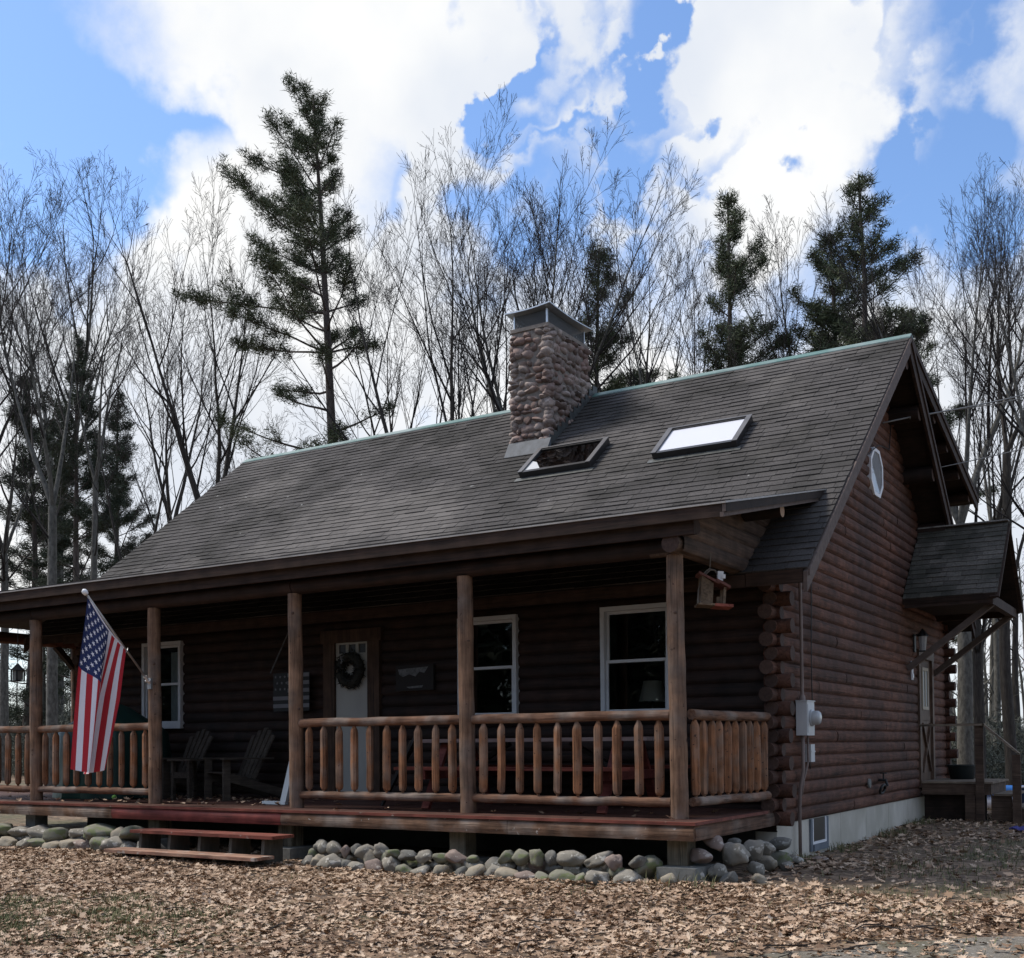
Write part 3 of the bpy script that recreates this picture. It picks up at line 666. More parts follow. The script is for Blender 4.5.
# posts and piers
KNOT = mat('dark knot', (.06, .036, .026), (.11, .068, .05), scale=(60, 60, 60))
PX = [0, -2.4, -4.8, -7.2, -9.6, -12.0]
for x in PX:
    m_ = MB(); H = 2.50; r0 = .086
    n = 13
    m_.lathe((x + .005, 0, .003), (x - .02, 0, H), [(i / (n - 1), r0 * (1 - .06 * i / n) * (1 + random.uniform(-.03, .03))) for i in range(n)], 14, jit=.004)
    for _ in range(3):
        th = random.uniform(-2.6, -.2); z = random.uniform(.2, 2.3); c = np.array((x + .005 - .025 * z / H + cos(th) * r0 * .95, sin(th) * r0 * .95, z)); d = np.array((cos(th), sin(th), 0))
        m_.lathe(c - d * .012, c + d * .004, [(0, .024), (.7, .017), (1, .003)], 9, 1)
    m_.build('porch_post', [POST, KNOT], house, smooth=True, sharp=50)
for sy in (3.2, 5.8, 8.4):
    m_ = MB(); m_.log((-12.95, sy, 0), (-12.95, sy, 2.5), .085, 12, jit=.03); m_.build('porch_post', POST, house, smooth=True, sharp=50)
mb = MB()
for sy in (3.2,):
    for s in (-1, 1): mb.beam((-12.95, sy, 2.1), (-12.95, sy + s * .42, 2.5), .09, .1, up=(1, 0, 0)); 
    mb.beam((-12.95, sy, 2.1), (-12.5, sy, 2.5), .09, .1, up=(0, 1, 0))
mb.build('knee_brace', DARKWOOD, house)
for x in (0.06, -2.4, -4.8, -7.0, -9.45, -12):
    m_ = MB(); g = float(gz(x, -.1)); m_.box((x - .10, -.20, g + .15), (x + .10, -.0, ZS + .002)) ; pr = m_.build('deck_pier', PIERWOOD if x > -9 else BLOCK, house)
    m_ = MB(); m_.box((x - .12, -.40, g - .2), (x + .26, .10, g + .148)); m_.build('footing', BLOCK, pr)
# railings
def railing(p, q, n, axis):
    p = np.array(p, float); q = np.array(q, float)
    mb = MB(); ra = RAILX if axis == 'x' else RAILY
    d = (q - p) / np.linalg.norm(q - p)
    mb.log((p[0], p[1], .985), (q[0], q[1], .985), .050, 12, jit=.05, seg=.25)
    top = mb.build('porch_railing', ra, house, smooth=True, sharp=50)
    m_ = MB(); m_.log((p[0], p[1], .155), (q[0], q[1], .155), .046, 12, jit=.06, seg=.25); m_.build('bottom_rail', ra, top, smooth=True, sharp=50)
    for i in range(n):
        c = p + (q - p) * ((i + .5) / n) + d * random.uniform(-.012, .012); m_ = MB(); r = random.uniform(.040, .047)
        h0 = .195; h1 = .955; t = lambda z: (z - h0) / (h1 - h0)
        tl = random.uniform(-.008, .008)
        m_.lathe((c[0], c[1], h0), (c[0] + tl * d[0], c[1] + tl * d[1], h1), [(0, .014), (t(.215), .018), (t(.225), r * .8), (t(.25 + random.uniform(0, .015)), r), (t(.5), r * random.uniform(.95, 1.05)), (t(.86), r), (t(.885 + random.uniform(-.01, .01)), r * .9), (1, .010)], 9, jit=.003)
        m_.build('baluster', BALU, top, smooth=True, sharp=35)
    return top
for a, b in ((-2.4, 0), (-4.8, -2.4), (-9.6, -7.2), (-12.0, -9.6)): railing((a + .075, 0, 0), (b - .075, 0, 0), 10, 'x')
railing((.10, .07, 0), (XG - .03, D - .2, 0), 10, 'y')

# ---- skylights
def skylight(x0, x1, y0, blind):
    nr = np.array((0, -S, 1)) / sqrt(1 + S * S); L_ = .78
    def Q(x, t, h): p = np.array((x, y0, ztop(y0))) + UPM * t + nr * h; return tuple(p)
    def bar(mb, xa, xb, ta, tb, h0, h1, m=0):
        V = [Q(xa, ta, h0), Q(xb, ta, h0), Q(xb, tb, h0), Q(xa, tb, h0), Q(xa, ta, h1), Q(xb, ta, h1), Q(xb, tb, h1), Q(xa, tb, h1)]
        mb.add(V, [(0, 3, 2, 1), (4, 5, 6, 7), (0, 1, 5, 4), (1, 2, 6, 5), (2, 3, 7, 6), (3, 0, 4, 7)], m)
    mb = MB(); f = .06
    bar(mb, x0, x1, 0, f, -.02, .105); bar(mb, x0, x1, L_ - f, L_, -.02, .105); bar(mb, x0, x0 + f, f, L_ - f, -.02, .105); bar(mb, x1 - f, x1, f, L_ - f, -.02, .105)
    sk = mb.build('skylight', BRONZE, house)
    m_ = MB(); bar(m_, x0 - .012, x0 + f, 0, L_, .106, .118); bar(m_, x1 - f, x1 + .012, 0, L_, .106, .118); bar(m_, x0 + f, x1 - f, L_ - f + .03, L_, .106, .118); m_.build('frame', FRAMEGREY, sk)
    g = MB(); g.add([Q(x0 + f, f, .09), Q(x1 - f, f, .09), Q(x1 - f, L_ - f, .09), Q(x0 + f, L_ - f, .09)], [(0, 1, 2, 3)]); g.build('pane', mat('white lined skylight glass', (.66, .66, .70), rough=.12, spec=.35) if blind else GLASSD, sk)
    b_ = MB()
    if blind: b_.add([Q(x0 + f, f, .06), Q(x1 - f, f, .06), Q(x1 - f, L_ - f, .06), Q(x0 + f, L_ - f, .06)], [(0, 1, 2, 3)]); b_.build('blind', mat('white blind', (.90, .90, .93), rough=.9), sk)
    else:
        b_.add([Q(x0 + f, f, .03), Q(x1 - f, f, .03), Q(x1 - f, L_ - f, .03), Q(x0 + f, L_ - f, .03)], [(0, 1, 2, 3)], 0)
        b_.add([Q(x0 + f, f, .093), Q(x0 + f + .27, f, .093), Q(x0 + f + .10, f + .26, .093), Q(x0 + f, f + .32, .093)], [(0, 1, 2, 3)], 1)
        b_.tube([Q(x0 + .45 + .16 * cos(t), .36 + .14 * sin(t), .04) for t in np.linspace(0, 5, 14)], .018, 6, 2)
        b_.build('shade', [BRONZE, WHITE, FRAMEGREY], sk)
    fl = MB(); bar(fl, x0 - .06, x1 + .06, -.10, -.002, .016, .022); fl.build('apron', LEADD, sk)
skylight(-4.17, -3.02, 4.06, False); skylight(-2.05, -.86, 4.02, True)

# ---- chimney
def norm(v): return v / (np.linalg.norm(v) + 1e-9)
ico = {}
def icos(sub):
    if sub in ico: return ico[sub]
    import bmesh
    bm = bmesh.new(); bmesh.ops.create_icosphere(bm, subdivisions=sub, radius=1); bm.verts.ensure_lookup_table()
    V = np.array([v.co[:] for v in bm.verts]); F = np.array([[v.index for v in f.verts] for f in bm.faces]); bm.free(); ico[sub] = (V, F); return ico[sub]
def lumps(V, amp, seed, fr=1.6):
    r = np.random.default_rng(seed); out = np.zeros(len(V))
    for k in range(6):
        w = r.normal(size=3) * fr * (1 + .5 * k); out += np.sin(V @ w + r.uniform(0, 6)) * amp / (1 + .6 * k)
    return V * (1 + out)[:, None]
CX0, CX1, CY0, CY1, CZT = -4.86, -4.18, 4.93, 6.22, 7.13
mb = MB(); q = .022
mb.box((CX0 + q, CY0 + q, 4.5), (CX1 - q, CY1 - q, CZT - .02), 0)
Vs, Fs = icos(2)
def face_stones(axis, fixed, out, a0, a1, zlo, zhi):
    z = zlo; row = 0
    while z < zhi - .03:
        h = random.uniform(.08, .15); a = a0 - random.uniform(0, .08)
        while a < a1:
            w = random.uniform(.09, .27); hh = h * random.uniform(.7, 1.25); c = min(max(a + w / 2, a0 + .05), a1 - .05)
            zc = z + h / 2 + random.uniform(-.03, .03)
            sd_r = random.randrange(10 ** 6); rr_ = np.random.default_rng(sd_r); W = lumps(Vs, .16, sd_r)
            for _ in range(3):
                nn = norm(rr_.normal(size=3)); dd = W @ nn; W = W - np.outer(np.maximum(0, dd - rr_.uniform(.6, .9)) * .85, nn)
            P = W * np.array((w * .53, .066 + random.uniform(0, .04), hh * .54))
            t = random.uniform(-.4, .4); P = np.stack([P[:, 0] * cos(t) - P[:, 2] * sin(t), P[:, 1], P[:, 0] * sin(t) + P[:, 2] * cos(t)], 1)
            if axis == 'x': P = P + np.array((c, fixed - out * .045, zc))
            else: P = np.stack([P[:, 1], P[:, 0], P[:, 2]], 1) + np.array((fixed - out * .045, c, zc))
            if zc > (ztop(P[:, 1].mean()) - .15 if P[:, 1].mean() < YR else ZR - .4): mb.add(P, [tuple(f) for f in Fs], 1)
            a += w * .93
        z += h * .95
face_stones('x', CY0, -1, CX0, CX1, 5.18, CZT - .05); face_stones('y', CX1, 1, CY0, CY1, 5.2, CZT - .05); face_stones('y', CX0, -1, CY0, CY1, 5.2, CZT - .05); face_stones('x', CY1, 1, CX0, CX1, 6.0, CZT - .05)
ch = mb.build('chimney', [MORTAR, CHSTONE], house, smooth=True, sharp=60)
m_ = MB(); m_.box((CX0 + .0, CY0 + .0, CZT - .045), (CX1 - .0, CY1 - .0, CZT + .012)); m_.build('crown_slab', MORTAR, ch)
m_ = MB(); zc = CZT + .015; e = .05
for px, py in ((CX0 + e, CY0 + e), (CX1 - e, CY0 + e), (CX0 + e, CY1 - e), (CX1 - e, CY1 - e)): m_.box((px - .012, py - .012, zc), (px + .012, py + .012, zc + .23))
n = 9; V = []
for j in range(n):                                     # bent lid
    for i in range(n):
        s, t = i / (n - 1), j / (n - 1); sag = -.035 * sin(pi * s) * .6 - .03 * sin(pi * t)
        V.append((CX0 - .06 + (CX1 - CX0 + .12) * s, CY0 - .06 + (CY1 - CY0 + .12) * t, zc + .235 + sag + .03 * s))
nn = len(V); V = V + [(x, y, z + .018) for x, y, z in V]
F = [(j * n + i, j * n + n + i, j * n + n + i + 1, j * n + i + 1) for j in range(n - 1) for i in range(n - 1)]; F += [tuple(nn + k for k in f[::-1]) for f in F]
per = [(i, i + 1) for i in range(n - 1)] + [(n * (n - 1) + i + 1, n * (n - 1) + i) for i in range(n - 1)] + [((j + 1) * n, j * n) for j in range(n - 1)] + [(j * n + n - 1, (j + 1) * n + n - 1) for j in range(n - 1)]
F += [(a, b, b + nn, a + nn) for a, b in per]
m_.add(V, F); m_.build('chimney_cap', CAPMETAL, ch)
m_ = MB(); m_.box((CX0 + .2, CY0 + .3, zc - .02), (CX1 - .2, CY0 + .65, zc + .12)); m_.build('flue_tile', BLOCK, ch)
m_ = MB()
for (a, b) in (((CX0 + e, CY0 + e), (CX1 - e, CY0 + e)), ((CX1 - e, CY0 + e), (CX1 - e, CY1 - e)), ((CX1 - e, CY1 - e), (CX0 + e, CY1 - e)), ((CX0 + e, CY1 - e), (CX0 + e, CY0 + e))):
    m_.add([(a[0], a[1], zc), (b[0], b[1], zc), (b[0], b[1], zc + .21), (a[0], a[1], zc + .21)], [(0, 1, 2, 3)])
m_.build('spark_screen', SCREEN, ch)
m_ = MB(); m_.prism([(CX0 - .01, CY0 - .055, ztop(CY0) - .06), (CX0 - .01, CY0 - .055, ztop(CY0) + .11), (CX0 - .01, CY0 - .2, ztop(CY0 - .2) + .022), (CX0 - .01, CY0 - .2, ztop(CY0 - .2) + .012)], (CX1 - CX0 + .07, 0, 0)); m_.build('flashing', LEAD, ch)
m_ = MB(); y = CY0 - .06; k = 0
while y < YR - .05:
    z = ztop(y + .1); m_.box((CX1 + .028 + .002 * (k % 2), y, z - .16), (CX1 + .04 + .002 * (k % 2), y + .15, z + .12 + random.uniform(-.02, .02))); y += .13; k += 1
m_.build('step_flashing', LEADD, ch)

# ---- side door, canopy
mb = MB(); y0, y1, zt = SD0, SD1, SDZ1
mb.box((XG - .03, y0 - .12, ZS + .15), (XG + .05, y0 + .0, zt)); mb.box((XG - .03, y1, ZS + .15), (XG + .05, y1 + .12, zt)); mb.box((XG - .03, y0 - .14, zt), (XG + .055, y1 + .14, zt + .14))
sd = mb.build('side_door', SIDEDOOR, house)
m_ = MB(); m_.box((XG - .02, y0 + .004, -.02), (XG + .01, y1 - .004, zt)); 
m_.beam((XG + .014, y0 + .12, .22), (XG + .014, y1 - .12, 1.0), .02, .07, up=(1, 0, 0)); m_.beam((XG + .016, y1 - .12, .22), (XG + .016, y0 + .12, 1.0), .02, .07, up=(1, 0, 0))
m_.box((XG - .02, y0 + .08, 1.05), (XG + .022, y1 - .08, 1.12)); m_.build('door_leaf', SIDEDOOR, sd)
m_ = MB(); f = .05; za, zb = 1.22, 1.9; ya, yb = y0 + .2, y1 - .2
m_.box((XG + .0, ya, za), (XG + .03, ya + f, zb)); m_.box((XG + .0, yb - f, za), (XG + .03, yb, zb)); m_.box((XG + .0, ya + f, za), (XG + .03, yb - f, za + f)); m_.box((XG + .0, ya + f, zb - f), (XG + .03, yb - f, zb)); m_.box((XG + .0, (ya + yb) / 2 - .02, za + f), (XG + .028, (ya + yb) / 2 + .02, zb - f))
m_.build('window_frame', mat('tan door light frame', (.34, .29, .22), (.42, .36, .28), rough=.6), sd)
m_ = MB(); m_.box((XG + .011, ya + f, za + f), (XG + .016, yb - f, zb - f)); m_.build('pane', mat('pale door glass', (.30, .33, .34), (.42, .45, .46), scale=(8, 8, 5), rough=.1, spec=.5), sd)

KY0, KY1, KYR, KZE, KZR, KX = 7.68, 10.12, 8.90, 2.86, 4.09, 1.67
mb = MB()
for ya, sgn in ((KY0, 1), (KY1, -1)):
    hl = sqrt((KYR - KY0) ** 2 + (KZR - KZE) ** 2); upv = np.array((0, sgn * (KYR - KY0) / hl, (KZR - KZE) / hl))
    mb.prism([(XG + .03, ya, KZE - .012), (XG + .03, KYR, KZR - .012), (XG + .03, KYR, KZR - .10), (XG + .03, ya + sgn * .02, KZE - .09)], (KX - XG - .05, 0, 0), 1)
    shingles(mb, (XG + .03, ya, KZE - .008), (1, 0, 0), upv, KX - XG - .02, hl, expo=.115, tab=.26, lift=.014)
cn = mb.build('door_canopy', [MOSSY, DARKWOOD], house)
m_ = MB(); m_.beam((XG + .03, KYR, KZR + .012), (KX + .01, KYR, KZR + .012), .16, .02); m_.build('ridge_cap', mat('lichen ridge shingles', (.12, .11, .10), (.34, .33, .31), scale=(14, 14, 14), rough=.95), cn)
m_ = MB()
for ya in (KY0, KY1): m_.beam((KX - .03, ya, KZE - .07), (KX - .03, KYR, KZR - .07), .03, .13, up=(1, 0, 0))
m_.box((XG + .05, KY0 + .03, KZE - .14), (KX - .06, KY0 + .09, KZE - .03)); m_.box((XG + .05, KY1 - .09, KZE - .14), (KX - .06, KY1 - .03, KZE - .03)); m_.box((KX - .16, KY0 + .05, KZE - .16), (KX - .06, KY1 - .05, KZE - .02))
m_.build('rake_board', FASCIA, cn)
m_ = MB(); m_.box((XG + .04, KY0 + .1, KZE - .05), (KX - .17, KY1 - .1, KZE - .025)); m_.build('ceiling', DARKWOOD, cn)
m_ = MB(); m_.prism([(XG + .9, KY0 + .12, KZE - .02), (XG + .9, KYR, KZR - .14), (XG + .9, KY1 - .12, KZE - .02)], (.03, 0, 0)); m_.build('gable_panel', DARKWOOD, cn)
for yb in (KY0 + .28, KY1 - .30):
    m_ = MB(); m_.beam((XG + .03, yb, 1.82), (KX - .10, yb - .02, KZE - .13), .085, .10, up=(0, 1, 0)); m_.build('brace', mat('brown brace timber %d' % int(yb), (.075, .055, .045), (.12, .092, .078), scale=(6, 20, 6), rough=.8), cn)

# ------------------------------------------------------------------ things on and by the house
# electric meter
mt = thing('electric_meter', 'pale grey electric meter box with round glass dial on the gable wall', 'electric meter', (XG, 2.6, GZ))
m_ = MB(); m_.box((XG + .03, 2.47, .79), (XG + .155, 2.74, 1.17)); m_.box((XG + .028, 2.46, 1.17), (XG + .165, 2.75, 1.18)); m_.box((XG + .156, 2.49, .82), (XG + .162, 2.72, 1.14)); m_.build('meter_box', GREYBOX, mt)
m_ = MB(); m_.lathe((XG + .16, 2.605, .985), (XG + .27, 2.605, .985), [(0, .095), (.15, .095), (.2, .08), (.75, .08), (.95, .06), (1, .03)], 22); m_.build('meter_dial', mat('clouded meter glass', (.32, .34, .36), (.45, .47, .48), rough=.15, spec=.5), mt, smooth=True, sharp=50)
m_ = MB(); m_.tube([(XG + .075, 2.56, 1.17), (XG + .075, 2.56, 2.0), (XG + .07, 2.55, 2.86)], .02, 8); m_.lathe((XG + .075, 2.56, 1.17), (XG + .075, 2.56, 1.25), [(0, .035), (.6, .035), (1, .02)], 10); m_.build('conduit', PIPE, mt, smooth=True, sharp=50)
m_ = MB(); m_.tube([(XG + .085, 2.53, .79), (XG + .085, 2.53, .40), (XG + .06, 2.50, .22), (XG + .05, 2.49, .0), (XG + .05, 2.49, -.62)], .02, 8); m_.tube([(XG + .1, 2.66, .79), (XG + .1, 2.67, .50), (XG + .08, 2.56, .30), (XG + .07, 2.51, .12)], .013, 6); m_.build('conduit', PIPE, mt, smooth=True)
jb = thing('junction_box', 'small pale grey box on the log wall below the electric meter', 'junction box', (XG + .03, 3.0, .6))
m_ = MB(); m_.box((XG + .03, 2.78, .49), (XG + .10, 2.92, .69)); m_.box((XG + .028, 2.775, .60), (XG + .106, 2.925, .615)); m_.build('box', GREYBOX, jb)
m_ = MB(); m_.tube([(XG + .06, 2.82, .69), (XG + .06, 2.80, .75), (XG + .07, 2.73, .80)], .008, 6, 0); m_.tube([(XG + .06, 2.85, .49), (XG + .06, 2.86, .43), (XG + .05, 2.9, .41)], .008, 6); m_.build('cable', BLACK, jb, smooth=True)
m_ = MB(); m_.tube([(XG + .042, 3.05 + .02 * sin(z * 3), z) for z in np.linspace(1.0, 2.88, 12)], .007, 5); tag(m_.build('wall_cable', BLACK, None, smooth=True), 'thin dark cable running down the log gable wall beside the conduit', 'cable')
# hose tap
fa = thing('garden_tap', 'dark hose tap with a pale round plate low on the gable wall', 'tap', (XG, 5.9, .1))
m_ = MB(); m_.lathe((XG + .03, 5.55, .155), (XG + .05, 5.55, .155), [(0, .065), (1, .06)], 16); m_.build('wall_plate', BLOCK, fa)
m_ = MB(); m_.tube([(XG + .02, 6.1, .18), (XG + .12, 6.1, .18), (XG + .14, 6.1, .10), (XG + .14, 6.1, .05)], .022, 8); m_.tube([(XG + .09, 6.1, .18), (XG + .09, 6.1, .28)], .012, 6); m_.lathe((XG + .09, 6.1, .27), (XG + .09, 6.1, .285), [(0, .05), (1, .05)], 10); m_.build('spout', BLACK, fa, smooth=True, sharp=40)
m_ = MB(); m_.tube([(XG + .10 + .02 * sin(a), 6.0 + .12 * cos(a), .06 + .06 * sin(a)) for a in np.linspace(0, 2 * pi, 14)], .02, 6); m_.build('hose_loop', BLACK, fa, smooth=True)
# wall lantern + thermometer by the side door
wl = thing('wall_lantern', 'black wall lantern under the side door canopy', 'lantern', (XG, 8.2, 2.2))
m_ = MB(); m_.box((XG + .03, 8.36, 2.10), (XG + .05, 8.46, 2.38)); m_.beam((XG + .04, 8.41, 2.36), (XG + .16, 8.41, 2.40), .02, .02); m_.lathe((XG + .16, 8.41, 2.34), (XG + .16, 8.41, 2.46), [(0, .09), (.2, .085), (1, .01)], 8)
m_.box((XG + .11, 8.36, 2.10), (XG + .21, 8.46, 2.12)); m_.build('bracket', BLACK, wl)
m_ = MB(); m_.lathe((XG + .16, 8.41, 2.12), (XG + .16, 8.41, 2.34), [(0, .045), (1, .07)], 8); m_.build('lamp_glass', mat('lantern glass', (.25, .26, .26), (.4, .4, .4), rough=.1, spec=.5), wl)
th_ = MB(); th_.box((XG + .03, 8.16, 1.66), (XG + .05, 8.24, 1.95)); th_.lathe((XG + .05, 8.2, 1.72), (XG + .06, 8.2, 1.72), [(0, .04), (1, .04)], 12); tag(th_.build('wall_thermometer', PLASTERW), 'small white thermometer on the log wall below the canopy brace', 'thermometer')

# stoop by the side door
st = thing('side_stoop', 'brown wooden stoop with handrail and steps at the side door', 'stoop', (.9, 9.3, GZ))
SW = wood('brown stoop timber', (.060, .044, .037), (.11, .084, .072), 'x', rough=.85, bump=.003, island=.15)
SWT = wood('worn stoop boards', (.13, .115, .10), (.22, .20, .18), 'x', rough=.9, island=.2)
m_ = MB(); 
for k in range(11): m_.box((XG + .06, 8.62 + k * .142, .055), (1.42, 8.62 + k * .142 + .136, .085))
pl = m_.build('platform', SWT, st)
m_ = MB(); m_.box((XG + .06, 8.80, GZ - .05), (1.30, 8.83, -.125)); m_.build('shade_panel', DARKWOOD, st)  # dark panel added in place of the shade below the platform
m_ = MB(); m_.box((1.02, 8.60, GZ - .1), (1.17, 8.638, -.122)); m_.build('post', SW, st)
m_ = MB(); m_.box((XG + .06, 8.64, -.12), (1.36, 8.68, .052)); m_.box((1.34, 8.69, -.12), (1.38, 10.16, .052)); m_.build('joist', SW, pl)
for x in (1.24,):
    m_ = MB(); m_.box((x - .06, 8.585, GZ - .1), (x + .06, 8.638, .95)); m_.build('post', SW, st)
m_ = MB(); m_.box((1.70, 8.58, GZ - .1), (1.82, 8.638, .50)); m_.build('post', SW, st)
m_ = MB(); m_.beam((XG + .06, 8.60, .96), (1.32, 8.60, .96), .10, .035); m_.beam((1.30, 8.60, .965), (1.80, 8.60, .51), .10, .03); m_.build('handrail', SWT, st)
m_ = MB(); m_.box((1.42, 8.66, -.13), (1.70, 10.1, -.10)); m_.build('step', SWT, st)
m_ = MB(); m_.box((1.68, 8.66, -.32), (1.98, 10.1, -.29)); m_.build('step', SWT, st)
m_ = MB(); m_.prism([(1.38, 8.70, -.10), (1.40, 8.70, -.13), (1.67, 8.70, -.13), (1.69, 8.70, -.32), (1.95, 8.70, -.32), (1.95, 8.70, GZ), (1.38, 8.70, GZ)], (0, .04, 0)); m_.build('stringer', SW, st)
tb_ = thing('plant_tub', 'black plastic tub standing on the side stoop', 'tub', (.76, 9.9, .085))
m_ = MB(); m_.lathe((.76, 9.85, .088), (.76, 9.85, .32), [(0, .18), (.02, .185), (.9, .225), (.92, .24), (1, .24), (1, .20), (.7, .19)], 20, caps=False); m_.lathe((.76, 9.85, .25), (.76, 9.85, .26), [(0, .19), (1, .19)], 20); m_.build('tub', TUBK, tb_, smooth=True, sharp=40)

# pool toys at the right edge
def floor_z(p): return float(gz(p[0], p[1]))
p = site(1005, 12.5); g = floor_z(p)
m_ = MB(); m_.tube([(p[0] - 1.1, 12.5, g + .345), (p[0] - .3, 12.45, g + .35), (p[0] + .4, 12.5, g + .345), (p[0] + 1.3, 12.6, g + .35)], .10, 12); tag(m_.build('pool_float', POOLB, None, smooth=True), 'bright blue foam tube lying on the ground behind the side stoop', 'pool float')
m_ = MB(); m_.tube([(p[0] - 1.0, 12.52, g + .12), (p[0] - .2, 12.48, g + .125), (p[0] + 1.2, 12.58, g + .12)], .12, 12); tag(m_.build('pool_float', FWHITE, None, smooth=True), 'pale foam tube on the ground beneath the bright blue one', 'pool float')
p = site(1019, 12.0); g = floor_z(p)
dk = thing('round_disc', 'dark blue round disc with pale rim standing beyond the stoop steps', 'disc', (p[0] + .05, 12.0, g))
zc_ = .718 - (770 - CY) / FPX * np.dot(p - CAM, FW)
m_ = MB(); m_.lathe((p[0] + .05, 12.0, zc_), (p[0] + .05, 12.06, zc_), [(0, .17), (1, .17)], 26); m_.build('disc_face', DISC, dk)
m_ = MB(); m_.tube([(p[0] + .05 + .18 * cos(a), 12.02, zc_ + .18 * sin(a)) for a in np.linspace(0, 2 * pi, 27)], .025, 8); m_.build('rim', FWHITE, dk, smooth=True)
m_ = MB(); m_.beam((p[0] + .05, 12.07, g - .05), (p[0] + .05, 12.07, zc_), .05, .03, up=(0, 1, 0)); m_.build('stake', SW, dk)
p = site(1012, 7.5); g = floor_z(p)
m_ = MB(); n = 14; V = []
for j in range(n):
    for i in range(n): V.append((p[0] - .05 + .5 * i / 13, 7.35 + .3 * j / 13, g + .03 + .03 * sin(i * 1.1) * cos(j * 1.4) + .02 * random.random()))
m_.add(V, [(j * n + i, j * n + i + 1, j * n + n + i + 1, j * n + n + i) for j in range(n - 1) for i in range(n - 1)])
o = m_.build('cloth_heap', PURPLE, None, smooth=True); so_ = o.modifiers.new('thick', 'SOLIDIFY'); so_.thickness = .02; tag(o, 'crumpled violet blue cloth on the ground by the stoop steps', 'cloth')

# porch steps
ps = thing('porch_steps', 'two tread wooden porch steps with worn red paint', 'steps', (-5.4, -.9, GZ))
m_ = MB(); m_.box((-6.60, -.90, -.285), (-4.33, -.74, -.25)); m_.box((-6.60, -.733, -.285), (-4.33, -.56, -.251)); m_.build('tread', REDPAINT, ps)
m_ = MB(); m_.box((-6.74, -1.16, -.495), (-4.34, -1.01, -.46)); m_.box((-6.74, -1.003, -.495), (-4.34, -.86, -.461)); m_.build('tread', wood('peeling red tread', (.17, .085, .070), (.33, .25, .21), 'x', rough=.8, bump=.003, speck=(.36, .30, .26), speck_scale=7, speck_th=.6), ps)
for k in range(5):
    x = -6.50 + k * .49; m_ = MB(); m_.prism([(x, -.56, GZ - .05), (x, -1.07, GZ - .05), (x, -1.10, -.497), (x, -.86, -.497), (x, -.84, -.287), (x, -.56, -.287)], (.045, 0, 0)); m_.build('stringer', mat('dark stringer board %d' % k, (.05, .048, .04), (.10, .095, .08), scale=(20, 20, 4), rough=.9), ps)

# flag on the post
A0 = np.array((-7.20, -.10, 1.55)); TIP = np.array((-7.30, -.97, 2.585))
fl = thing('porch_flag', 'red white and blue stars and stripes flag hanging from an angled pole', 'flag', tuple(A0))
m_ = MB(); m_.tube([A0, (A0 + TIP) / 2, TIP], .0135, 10); m_.build('flag_pole', POLE, fl, smooth=True)
m_ = MB(); dd = (TIP - A0) / np.linalg.norm(TIP - A0); m_.lathe(TIP - dd * .01, TIP + dd * .07, [(0, .02), (.15, .03), (.5, .036), (.8, .03), (1, .008)], 14); m_.build('finial', WHITEPL, fl, smooth=True)
m_ = MB(); m_.lathe(A0 - dd * .06, A0 + dd * .09, [(0, .022), (1, .022)], 12); m_.box((A0[0] - .03, A0[1] - .0, A0[2] - .09), (A0[0] + .03, A0[1] + .03, A0[2] + .05)); m_.lathe((A0[0] - .05, A0[1] - .01, A0[2] + .01), (A0[0] + .05, A0[1] - .01, A0[2] + .01), [(0, .018), (1, .018)], 10); m_.build('bracket', CAPMETAL, fl, smooth=True, sharp=40)
HT = TIP - dd * .03; HB = A0 + (TIP - A0) * .37
m_ = MB(); q_ = HB; m_.tube([HB + np.array((.0, .02, .03)), HB + np.array((.02, -.0, .0)), HB + np.array((0, -.015, -.03)), HB + np.array((-.02, .0, -.01))], .006, 6); m_.build('clip', CAPMETAL, fl, smooth=True)
hn = np.array((TIP[1] - A0[1], -(TIP[0] - A0[0]), 0)); hn /= np.linalg.norm(hn)          # normal of the hanging plane
hh_ = np.cross((0, 0, 1), hn)
def cloth(s, t):
    """s along the hoist from the top (pole tip), t along the fly"""
    base = HT + (HB - HT) * s
    sag = np.array((0, 0, -.06)) * sin(pi * s)
    drop = (2.10 - .62 * s)
    p = base + sag + np.array((0, 0, -drop * t))
    # the cloth gathers and swings back towards the porch as it falls
    gat = np.array((HB[0], HB[1], 0)) * .42 + np.array((HT[0], HT[1], 0)) * .58 + np.array((.0, -.03, 0))
    k = .30 * t ** .8
    p[0] += (gat[0] - base[0]) * k; p[1] += (gat[1] - base[1]) * k
    am = .10 * min(1, t * 2.4) * (1 - .2 * t)
    p += hn * am * sin(2 * pi * (1.55 * s + .12 * t) + .9) + hn * .02 * t * sin(9 * s + 3 * t) 
    p += np.array((hh_[0], hh_[1], 0)) * .03 * t * sin(2 * pi * 1.5 * s + 2.2)
    p += np.array((-.22, -.06, 0)) * t * (1 + .25 * s)
    return p
NS, NT = 52, 60
V = [cloth(i / NS, j / NT) for j in range(NT + 1) for i in range(NS + 1)]
m_ = MB(); F = []; M_ = []
for j in range(NT):
    for i in range(NS):
        s = (i + .5) / NS; t = (j + .5) / NT; st_ = int(s * 13)
        M_.append(2 if (st_ < 7 and t < .40) else (0 if st_ % 2 == 0 else 1)); F.append((j * (NS + 1) + i, j * (NS + 1) + i + 1, (j + 1) * (NS + 1) + i + 1, (j + 1) * (NS + 1) + i))
m_.add(V, F); m_.m = M_
cl = m_.build('cloth', [FRED, FWHITE, FBLUE], fl, smooth=True)
m_ = MB()
